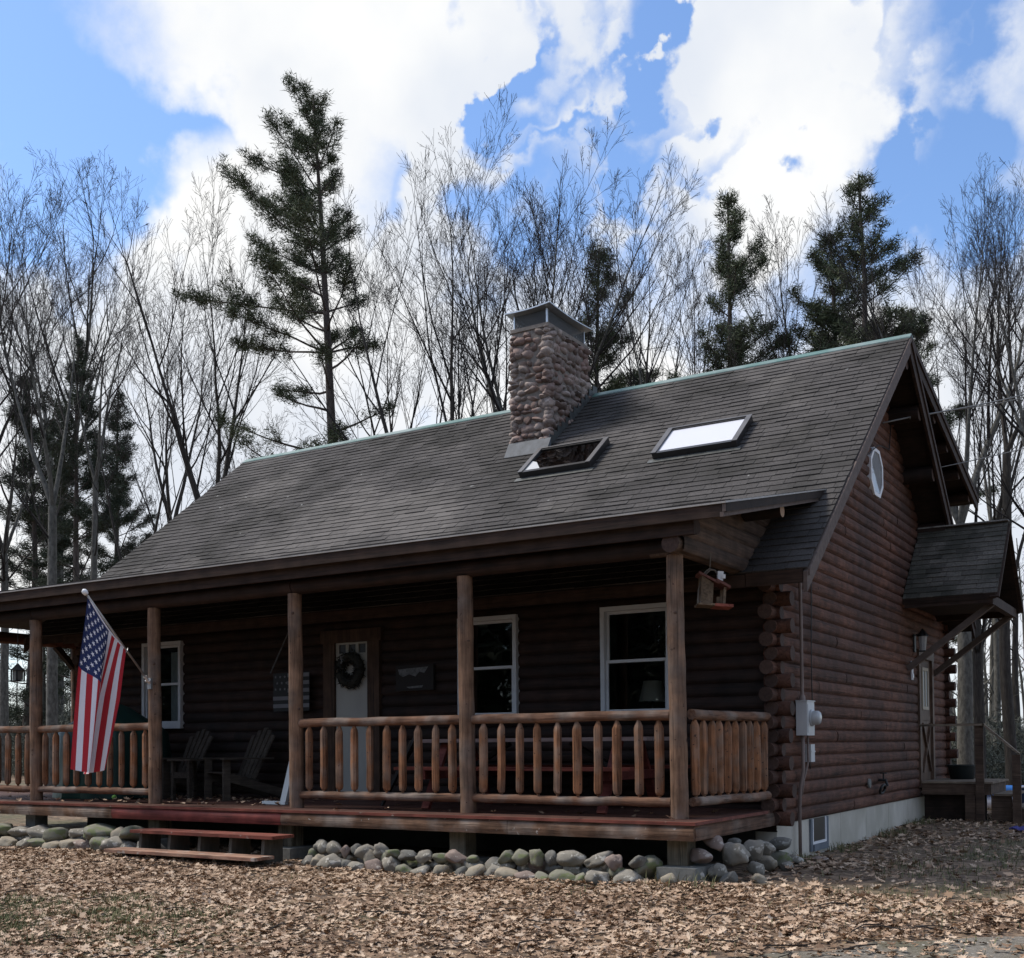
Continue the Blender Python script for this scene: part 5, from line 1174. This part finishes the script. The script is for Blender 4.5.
def bare_tree(seed, H, r0, fork, limbs, spread, lean=(0, 0), dense=1.0):
    r = np.random.default_rng(seed); T = Tubes(); C = Tubes()
    up = np.array((lean[0], lean[1], 1.)); 
    k = 9; P = branch_path(r, np.array((0, 0, -.3)), up, H * fork + .3, k, .018, .02); R = np.linspace(r0 * 1.3, r0 * .84, k); R[0] *= 1.25
    P[:, :2] -= (P[-1, :2] - np.array(lean) * H * fork) * np.linspace(0, 1, k)[:, None] ** 1.2
    T.add(P, R, 9)
    def twig(p, d, L, rad, lvl):
        k = {1: 9, 2: 7, 3: 5, 4: 4, 5: 3}[lvl]; wob = {1: .05, 2: .055, 3: .07, 4: .09, 5: .10}[lvl]; upb = {1: .05, 2: .075, 3: .06, 4: .045, 5: .04}[lvl]
        P = branch_path(r, p, d, L, k, wob, upb); rt = max(.0042, rad * (.12 if lvl == 1 else .22)); R = rt + (rad - rt) * (1 - np.linspace(0, 1, k)) ** 1.25
        (T if lvl == 1 and rad > r0 * .45 else C).add(P, R, {1: 7, 2: 5, 3: 4, 4: 3, 5: 3}[lvl])
        if lvl >= 5: return
        n = {1: 8, 2: 6.5, 3: 5, 4: 2.8}[lvl] * dense; n = max(2, int(round(n * r.uniform(.8, 1.2)))); t0 = {1: .26, 2: .26, 3: .22, 4: .25}[lvl]
        for i in range(n):
            t = t0 + (1 - t0) * ((i + r.uniform(.1, .9)) / n); f = t * (k - 1); j = min(int(f), k - 2); q = P[j] + (P[j + 1] - P[j]) * (f - j); dd = norm(P[j + 1] - P[j])
            side = norm(np.cross(dd, r.normal(size=3))); ang = {1: r.uniform(.32, .68), 2: r.uniform(.35, .75), 3: r.uniform(.4, .85), 4: r.uniform(.4, .95)}[lvl]; nd = dd * cos(ang) + side * sin(ang); nd[2] += .10
            fac = {1: r.uniform(.40, .74), 2: r.uniform(.32, .56), 3: r.uniform(.32, .55), 4: r.uniform(.35, .65)}[lvl]
            twig(q, nd, L * fac * (1.15 - .62 * t), max(.0040, (rad + (rt - rad) * t) * r.uniform(.44, .64)), lvl + 1)
        if lvl < 4:
            for _ in range(2): twig(P[-1], norm(P[-1] - P[-2]) + r.normal(size=3) * .22, L * .22, rt, min(5, lvl + 2))
    top = P[-1]; td = norm(P[-1] - P[-2]); a0 = r.uniform(0, 6)
    for i in range(limbs):
        a = a0 + i * 2 * pi / limbs + r.uniform(-.4, .4); sp = spread * r.uniform(.40, 1.0) if limbs > 1 else 0.05
        d = td * cos(sp) + np.array((cos(a), sin(a), 0)) * sin(sp); twig(top, d, H * (1 - fork) * r.uniform(.82, 1.04), r0 * .74 * (r.uniform(.66, .92) if limbs > 1 else 1), 1)
    for i in range(int(4 * dense)):                    # a few limbs lower down
        t = r.uniform(.55, .98); j = min(int(t * 8), 7); q = P[j]; a = r.uniform(0, 6.3); sp = r.uniform(.6, 1.0)
        twig(q, np.array((cos(a) * sin(sp), sin(a) * sin(sp), cos(sp))), H * (1 - fork) * r.uniform(.3, .5), r0 * .28, 2)
    return T, C
def needles(centres, dirs, n, length, width, r, flat=.55):
    c = np.repeat(centres, n, 0); d = np.repeat(dirs, n, 0); N = len(c)
    v = r.normal(size=(N, 3)); v[:, 2] *= flat; v = v / np.linalg.norm(v, axis=1)[:, None] + d * .7; v /= np.linalg.norm(v, axis=1)[:, None]
    s = np.cross(v, r.normal(size=(N, 3))); s /= np.linalg.norm(s, axis=1)[:, None] + 1e-9; L = length * r.uniform(.6, 1.25, N)[:, None]; w = width * r.uniform(.6, 1.3, N)[:, None]
    c = c + r.normal(size=(N, 3)) * length * .42
    V = np.stack([c - s * w, c + s * w, c + v * L], 1).reshape(-1, 3); F = np.arange(N * 3).reshape(-1, 3); return V, F
def pine_tree(seed, H, r0, base, width, kind='pine', asym=(0, 0), gaps=.2, lean=(0, 0)):
    r = np.random.default_rng(seed); T = Tubes(); B = Tubes(); cs = []; ds = []
    k = 13; P = branch_path(r, np.array((0, 0, -.3)), np.array((lean[0], lean[1], 1.)), H + .3, k, .022, .03); P[:, :2] -= P[-1, :2] * np.linspace(0, 1, k)[:, None] ** 1.2; R = np.linspace(r0 * 1.1, .025, k); T.add(P, R, 9)
    z = H * base
    while z < H * .985:
        f = z / H; j = min(int(f * (k - 1)), k - 2); q = P[j] + (P[j + 1] - P[j]) * (f * (k - 1) - j)
        g = (f - base) / (1 - base)
        if kind == 'pine': prof = width * (.62 + .38 * sin(pi * min(1, g * .9 + .1))) * (1 - .72 * g ** 3.2)
        else: prof = width * (1 - g) ** .8 + .15
        n = r.integers(4, 7) if kind == 'pine' else r.integers(5, 8); a0 = r.uniform(0, 6)
        for i in range(n):
            if r.random() < gaps + (.22 if kind == 'pine' and g < .4 else 0): continue
            a = a0 + i * 2 * pi / n + r.uniform(-.35, .35); L = prof * r.uniform(.42, 1.2) * (1 + asym[0] * cos(a) + asym[1] * sin(a))
            if L < .2: L = .2
            el = (.04 + .85 * g ** 1.6 + r.uniform(-.15, .25)) if kind == 'pine' else (-.25 + .7 * g + r.uniform(-.1, .1))
            d = np.array((cos(a) * cos(el), sin(a) * cos(el), sin(el))); kk = 6
            Bp = branch_path(r, q, d, L, kk, .07, .05 if kind == 'pine' else .02); B.add(Bp, np.linspace(max(.012, r0 * .22 * (1 - g * .6)), .008, kk), 5)
            t0 = (.38 if g < .55 else .18) if kind == 'pine' else .1
            m = max(4, int(L * ((6.5 if g < .4 else 11.5) if kind == 'pine' else 13)))
            for _ in range(m):
                t = t0 + (1 - t0) * r.random() ** .8; ff = t * (kk - 1); jj = min(int(ff), kk - 2); pp = Bp[jj] + (Bp[jj + 1] - Bp[jj]) * (ff - jj); dd = norm(Bp[jj + 1] - Bp[jj])
                sd = norm(np.cross(dd, np.array((0, 0, 1.)))) * (1 if r.random() < .5 else -1); sl = L * .38 * (1.15 - t) * r.uniform(.3, 1.1)
                e = pp + (dd * .55 + sd * .9 + np.array((0, 0, r.uniform(-.1, .35)))) * sl; B.add(np.array([pp, (pp + e) / 2 + np.array((0, 0, .03)), e]), np.array([.009, .006, .004]), 3)
                nq = max(1, int(sl / .28)); 
                for w in range(nq + 1):
                    cs.append(pp + (e - pp) * ((w + r.uniform(.3, 1)) / (nq + 1)) + r.normal(size=3) * .05); ds.append(norm(e - pp + np.array((0, 0, .35 * sl))))
        z += r.uniform(.38, .62) * (1.0 if kind == 'pine' else .7) * max(.55, H / 18)
    cs, ds = np.array(cs), np.array(ds)
    V, F = needles(cs, ds, 24, .17, .0105, r)
    return T, B, V, F
def tall(me):
    co = np.zeros(len(me.vertices) * 3, 'f'); me.vertices.foreach_get('co', co); return float(np.percentile(co[2::3], 99.8))
def mesh_bare(spec):
    T, C = bare_tree(*spec[0], **spec[1]); bk = BARKS[spec[2]]
    a, b = T.mesh('trunk', bk), C.mesh('crown', TWIG)
    return a, b, tall(b)
# variants: (seed, H, radius, fork, limbs, spread)
BARE = [mesh_bare(x) for x in [
    ((11, 17, .18, .46, 4, .50), {}, 0), ((12, 18, .17, .55, 3, .46), {}, 1), ((13, 17, .20, .36, 5, .52), {}, 0), ((14, 18, .15, .60, 2, .42), dict(dense=.9), 0),
    ((15, 16, .11, .62, 3, .40), dict(dense=.8), 1), ((16, 17, .20, .50, 4, .60), {}, 1), ((17, 15, .11, .52, 3, .40), dict(dense=.8), 0), ((18, 16, .13, .44, 3, .55), dict(dense=.9), 0)]]
def mesh_pine(*a, **k):
    nd = k.pop('needle', NEEDLE); T, B, V, F = pine_tree(*a, **k)
    c = raw_mesh('needles', V, F, nd); return T.mesh('trunk', PBARK), B.mesh('branches', PBARK), c, tall(c)
PINES = [mesh_pine(31, 19, .22, .38, 3.0, asym=(-.30, -.18), gaps=.24), mesh_pine(32, 14, .16, .24, 1.9, gaps=.36), mesh_pine(33, 15, .17, .27, 2.1, gaps=.34, asym=(.2, 0)), mesh_pine(34, 14, .13, .20, 1.7, gaps=.3, needle=NEEDLE2), mesh_pine(35, 13, .12, .14, 1.5, gaps=.34, needle=NEEDLE2)]
def put(kind, var, u, Y, vtop, label, rz=None, wide=1.0, cat=None, group=None, lean=0.0):
    p = site(u, Y); g = float(gz(p[0], p[1])); depth = np.dot(p - CAM, FW); h = CAM[2] + (CY - vtop) / FPX * depth - g
    meshes = (BARE if kind == 'bare' else PINES)[var]; s = h / meshes[-1] * (.965 if kind == 'bare' else 1.05)
    nm = {'bare': 'bare_tree', 'pine': 'pine_tree', 'spruce': 'spruce_tree'}[kind]
    o = thing(nm, label, cat or {'bare': 'bare tree', 'pine': 'pine tree', 'spruce': 'spruce tree'}[kind], (p[0], p[1], g), {'bare': 'bare trees behind the house', 'pine': 'pine trees behind the house'}[kind], world=False)
    from mathutils import Quaternion
    o.rotation_mode = 'QUATERNION'; o.rotation_quaternion = Quaternion((-.525, .851, 0), lean) @ Quaternion((0, 0, 1), random.uniform(0, 6.28) if rz is None else rz); o.scale = (s * wide, s * wide, s)
    for nmp, me in zip(('trunk', 'crown') if kind == 'bare' else ('trunk', 'branches', 'needles'), meshes): link(nmp, me, o)
    return o
# conifers
put('pine', 0, 337, 15.5, 74, 'tall white pine with ragged crown left of the chimney', rz=.45, wide=.95, lean=-.03)
put('pine', 2, 604, 20, 238, 'pine standing just right of the chimney, behind bare branches', rz=1.0, wide=.95)
put('pine', 1, 735, 17, 190, 'narrow pine with visible trunk between the chimney and the gable peak', rz=2.0, wide=.85)
put('pine', 2, 838, 19, 225, 'shorter pine left of the taller one behind the gable peak', rz=4.0, wide=1.1)
put('pine', 1, 868, 18, 174, 'dark pine rising highest behind the gable peak', rz=3.1, wide=1.0)
put('pine', 2, 915, 30, 300, 'far pine seen low between the gable and the big right hand tree', rz=.3)
put('pine', 3, 78, 24, 322, 'tallest dark pine at the far left behind bare trunks', wide=1.05)
put('pine', 4, 24, 24, 358, 'dark pine nearest the left edge', wide=1.2)
put('pine', 3, 118, 30, 375, 'dark pine right of the tallest far left pine', wide=1.1)
put('pine', 4, 52, 33, 400, 'smaller far pine between two dark far left pines')
put('pine', 4, 262, 34, 440, 'small dark pine low behind the left roof slope')
# bare trees, left to right
put('bare', 1, 52, 14, 150, 'large bare tree nearest the left edge with straight trunk', rz=1.0)
put('bare', 4, 95, 20, 185, 'thin bare tree right of the large left hand one')
put('bare', 7, 128, 15, 270, 'curving bare tree in front of the dark left hand pines', rz=.6, wide=1.2, lean=.06)
put('bare', 0, 213, 16, 150, 'wide forked bare tree above the left end of the roof', rz=2.2)
put('bare', 6, 172, 21, 210, 'thin bare tree left of the wide forked one')
put('bare', 6, 252, 18, 330, 'low slender bare tree left of the tall pine')
put('bare', 2, 455, 15.5, 100, 'broad bare tree branching low between the tall pine and chimney', rz=1.3, wide=1.05)
put('bare', 7, 405, 21, 150, 'slender bare tree between the tall pine and the broad one')
put('bare', 1, 518, 18, 105, 'bare tree rising straight behind the chimney', rz=.4)
put('bare', 5, 546, 17, 112, 'wide crowned bare tree directly above the chimney', rz=3.6, wide=1.1)
put('bare', 6, 632, 19, 150, 'bare tree standing over the pine beside the chimney', rz=1.2)
put('bare', 4, 660, 17, 185, 'thin pale bare tree between the two middle pines')
put('bare', 6, 690, 21, 172, 'slim bare tree left of the narrow pine')
put('bare', 7, 768, 16, 165, 'forked bare tree between the narrow pine and the gable pines', rz=2.4)
put('bare', 4, 805, 21, 140, 'thin bare tree topping out left of the gable pines')
put('bare', 4, 900, 23, 200, 'thin bare tree just right of the highest gable pine')
put('bare', 5, 964, 15.5, 120, 'largest bare tree at the right with thick double trunk', rz=.9)
put('bare', 2, 978, 18, 150, 'bare tree close behind the largest right hand one', rz=2.6, wide=.8)
put('bare', 3, 1012, 17, 108, 'bare tree at the right edge', rz=5.0)
put('bare', 1, 1050, 15, 130, 'bare tree partly outside the right edge', rz=1.9)
put('bare', 4, 995, 26, 270, 'thin far trunk right of the side door canopy')
put('bare', 6, 1018, 30, 300, 'slight far bare tree at the right edge')
put('bare', 0, -40, 16, 140, 'bare tree just outside the left edge reaching in')
# trunks glimpsed under the porch roof at the left
put('bare', 5, 57, 26, 120, 'pale thick trunk seen under the porch roof behind the left post', rz=.2)
put('bare', 1, 4, 18, 260, 'whitish trunk at the very left edge under the porch roof')

# far woods: too many to count
def woods(name, ring, n, hr, brush, seed):
    r = np.random.default_rng(seed); T = Tubes(); cs = []; ds = []
    for _ in range(n):
        x, y = ring(r); H = r.uniform(*hr); z0 = float(gz(x, max(-14, y)))
        P = branch_path(r, np.array((x, y, z0)), np.array((r.normal() * .05, r.normal() * .05, 1)), H, 7, .03, .03); T.add(P, np.linspace(r.uniform(.07, .17), .02, 7), 5)
        for k in range(r.integers(8, 15)):
            t = r.uniform(.25, .98); j = min(int(t * 6), 5); q = P[j] + (P[j + 1] - P[j]) * (t * 6 - j); a = r.uniform(0, 6.28); L = H * .22 * (1.2 - t) * r.uniform(.6, 1.2)
            b = branch_path(r, q, np.array((cos(a), sin(a), .9)), L, 4, .12, .1); T.add(b, np.linspace(.03, .008, 4), 3)
            for w in range(4):
                qq = b[r.integers(1, 4)]; T.add(branch_path(r, qq, r.normal(size=3) * .6 + np.array((0, 0, .7)), L * .4, 3, .1, .1), np.array((.012, .008, .006)), 3)
    for _ in range(brush):
        x, y = ring(r); z0 = float(gz(x, max(-14, y))); 
        for k in range(3): T.add(branch_path(r, np.array((x, y, z0)), np.array((r.normal() * .5, r.normal() * .5, 1)), r.uniform(.8, 2.6), 4, .15, .03), np.array((.016, .012, .009, .006)), 3)
    return T.mesh(name, BRUSHM)
def ring_back(r):
    u = r.uniform(-250, 1250); Y = r.uniform(26, 75); p = site(u, Y); return p[0], p[1]
setting(link('distant_woods', woods('distant_woods', ring_back, 260, (6, 10.5), 2600, 77)), 'stuff')
def ring_front(r):
    a = r.uniform(pi * .95, pi * 2.1); R = r.uniform(24, 60); return 3 + R * cos(a), -9 + R * sin(a)
setting(link('woods_opposite', woods('woods_opposite', ring_front, 260, (11, 18), 900, 78)), 'stuff')
r = np.random.default_rng(9); fs_ = []
for k in range(46):
    a = r.uniform(pi * .95, pi * 2.1); R = r.uniform(22, 40); h = r.uniform(6, 14); n = 260; t = r.random(n) ** .8; q = r.normal(size=(n, 3)) * ((1 - t) * h * .13 + .1)[:, None]; q[:, 2] = t * h
    fs_.append(q + np.array((3 + R * cos(a), -9 + R * sin(a), -.6)))
fs_ = np.vstack(fs_); V, F = needles(fs_, np.tile(np.array([[0, 0, .3]]), (len(fs_), 1)), 7, .9, .09, r, .6)
setting(link('unseen_evergreens', raw_mesh('unseen_evergreens', V, F, NEEDLE2)), 'stuff')  # evergreens added unseen behind the camera to darken the window reflections
# evergreen undergrowth behind the house
r = np.random.default_rng(5); cs = []
def bush(u, Y, w, h, n):
    p = site(u, Y); g = float(gz(p[0], p[1])); q = r.normal(size=(n, 3)) * np.array((w * .4, w * .4, 0)); z = r.random(n) ** 1.4 * h * np.exp(-(q[:, 0] ** 2 + q[:, 1] ** 2) / (w * w)); q[:, 2] = z; cs.append(q + np.array((p[0], p[1], g + .1)))
for k in range(90): bush(r.uniform(-80, 140), r.uniform(20, 42), r.uniform(.8, 2.0), r.uniform(1.2, 4.0), 130)
for k in range(80): bush(r.uniform(-60, 90), r.uniform(24, 46), r.uniform(1.0, 2.2), r.uniform(3.2, 6.0), 150)
for k in range(90): bush(r.uniform(930, 1110), r.uniform(19, 46), r.uniform(.8, 2.0), r.uniform(.6, 2.3), 110)
cs = np.vstack(cs); V, F = needles(cs, np.tile(np.array([[0, 0, 1.]]), (len(cs), 1)), 9, .20, .016, r, .8)
setting(link('undergrowth', raw_mesh('undergrowth', V, F, mat('grey green undergrowth', (.045, .052, .040), (.11, .115, .090), scale=(.8, .8, .8), island=.5))), 'stuff')

# ------------------------------------------------------------------ sky and sun
SUN_EL, SUN_AZ = radians(55), (-.80, -.22)
w = bpy.data.worlds.new('World'); scene.world = w; w.use_nodes = True; nt = w.node_tree; N, L = nt.nodes, nt.links
bg = N['Background']; sky = N.new('ShaderNodeTexSky'); sky.sky_type = 'NISHITA'; sky.sun_disc = False
sky.sun_elevation = SUN_EL; sky.sun_rotation = math.atan2(SUN_AZ[0], SUN_AZ[1]); sky.air_density = 1.0; sky.dust_density = .6; sky.ozone_density = 1.6
tc = N.new('ShaderNodeTexCoord'); DIR = tc.outputs['Generated']
def math_(op, a, b=None, c=None):
    n = N.new('ShaderNodeMath'); n.operation = op
    for i, x in enumerate((a, b, c)):
        if x is None: continue
        if isinstance(x, (int, float)): n.inputs[i].default_value = x
        else: L.new(x, n.inputs[i])
    return n.outputs[0]
nw = N.new('ShaderNodeTexNoise'); nw.inputs['Scale'].default_value = 11; nw.inputs['Detail'].default_value = 9; nw.inputs['Roughness'].default_value = .5; L.new(DIR, nw.inputs['Vector'])
vm = N.new('ShaderNodeVectorMath'); vm.operation = 'MULTIPLY_ADD'; L.new(nw.outputs['Color'], vm.inputs[0]); vm.inputs[1].default_value = (.035, .035, .035); vm.inputs[2].default_value = (-.0175, -.0175, -.0175)
va = N.new('ShaderNodeVectorMath'); va.operation = 'ADD'; L.new(DIR, va.inputs[0]); L.new(vm.outputs[0], va.inputs[1]); WD = va.outputs[0]
n1 = N.new('ShaderNodeTexNoise'); n1.inputs['Scale'].default_value = 3.4; n1.inputs['Detail'].default_value = 10; n1.inputs['Roughness'].default_value = .52; L.new(DIR, n1.inputs['Vector'])
field = math_('MULTIPLY_ADD', n1.outputs[0], .75, .16)
# cloud banks and blue gaps by direction: (u, v, angular radius px, amount)
BANKS = [(505, 75, 75, .34), (625, 62, 45, .26), (540, 50, 40, .2), (230, 30, 170, .36), (330, 120, 150, .30), (450, 60, 90, .22), (500, 120, 90, .14), (740, 60, 165, .41), (660, 40, 70, .25), (860, 30, 90, .22), (820, 130, 110, .30), (930, 110, 55, .22), (640, 145, 45, .16), (740, 200, 90, .16),
         (190, 310, 110, .50), (40, 330, 100, .42), (280, 300, 90, .30), (150, 450, 200, .45), (350, 330, 120, .30), (440, 330, 90, .25), (520, 400, 140, .30), (960, 370, 110, .45), (1010, 480, 200, .45), (700, 340, 140, .22), (600, 350, 90, .14), (880, 300, 50, .12),
         (20, 90, 130, -.45), (110, 170, 100, -.34), (60, 230, 120, -.40), (150, 220, 60, -.28), (570, 14, 52, -.66), (590, 92, 50, -.62), (690, 132, 50, -.52), (860, 90, 60, -.44), (920, 50, 60, -.20), (975, 40, 90, -.34), (1020, 120, 100, -.38), (440, 200, 110, -.30), (560, 230, 120, -.26), (670, 230, 80, -.16), (790, 260, 80, -.18), (960, 240, 100, -.36), (1010, 290, 60, -.2), (390, 210, 60, -.2)]
for (u, v, rad, amt) in BANKS:
    d = norm(bearing(u, v)); dp = N.new('ShaderNodeVectorMath'); dp.operation = 'DOT_PRODUCT'; L.new(WD, dp.inputs[0]); dp.inputs[1].default_value = tuple(d)
    ca = cos(math.atan(rad / FPX) * 1.35); mr = N.new('ShaderNodeMapRange'); mr.interpolation_type = 'SMOOTHSTEP'; mr.inputs['From Min'].default_value = ca; mr.inputs['From Max'].default_value = 1.0; mr.inputs['To Max'].default_value = amt * .95
    L.new(dp.outputs['Value'], mr.inputs['Value']); field = math_('ADD', field, mr.outputs[0])
mk = N.new('ShaderNodeMapRange'); mk.interpolation_type = 'SMOOTHSTEP'; mk.inputs['From Min'].default_value = .20; mk.inputs['From Max'].default_value = .94
n4 = N.new('ShaderNodeTexNoise'); n4.inputs['Scale'].default_value = 15; n4.inputs['Detail'].default_value = 9; n4.inputs['Roughness'].default_value = .60; L.new(DIR, n4.inputs['Vector'])
field = math_('ADD', field, math_('MULTIPLY_ADD', n4.outputs[0], .85, -.425)); L.new(field, mk.inputs['Value'])
n2 = N.new('ShaderNodeTexNoise'); n2.inputs['Scale'].default_value = 3; n2.inputs['Detail'].default_value = 6; L.new(DIR, n2.inputs['Vector'])
cc = N.new('ShaderNodeMix'); cc.data_type = 'RGBA'; r2_ = N.new('ShaderNodeMapRange'); r2_.interpolation_type = 'SMOOTHSTEP'; r2_.inputs['From Min'].default_value = .40; r2_.inputs['From Max'].default_value = .62; L.new(n2.outputs[0], r2_.inputs['Value']); L.new(r2_.outputs[0], cc.inputs[0]); cc.inputs[6].default_value = (6.4, 6.8, 7.5, 1); cc.inputs[7].default_value = (8.4, 8.4, 8.3, 1)
mx = N.new('ShaderNodeMix'); mx.data_type = 'RGBA'; L.new(mk.outputs[0], mx.inputs[0]); hz = N.new('ShaderNodeMix'); hz.data_type = 'RGBA'; hz.blend_type = 'MULTIPLY'; hz.inputs[0].default_value = 1; L.new(sky.outputs[0], hz.inputs[6]); hz.inputs[7].default_value = (1.36, 1.56, 1.80, 1)
L.new(hz.outputs[2], mx.inputs[6]); L.new(cc.outputs[2], mx.inputs[7])
L.new(mx.outputs[2], bg.inputs['Color']); bg.inputs['Strength'].default_value = .10
sl = bpy.data.lights.new('sun', 'SUN'); sl.energy = 3.3; sl.angle = radians(18); sl.color = (1, .93, .83); so = bpy.data.objects.new('sun', sl); COL.objects.link(so)
sd = Vector((SUN_AZ[0], SUN_AZ[1], 0)).normalized() * cos(SUN_EL) + Vector((0, 0, sin(SUN_EL))); so.rotation_euler = sd.to_track_quat('Z', 'Y').to_euler()
so.location = (0, 0, 30)

vs = scene.view_settings; vs.view_transform = 'Standard'; vs.look = 'None'; vs.exposure = .30; vs.gamma = 1; vs.use_curve_mapping = False
scene.render.engine = 'CYCLES'; scene.cycles.use_denoising = True; scene.cycles.max_bounces = 6; scene.cycles.diffuse_bounces = 3; scene.cycles.transparent_max_bounces = 16
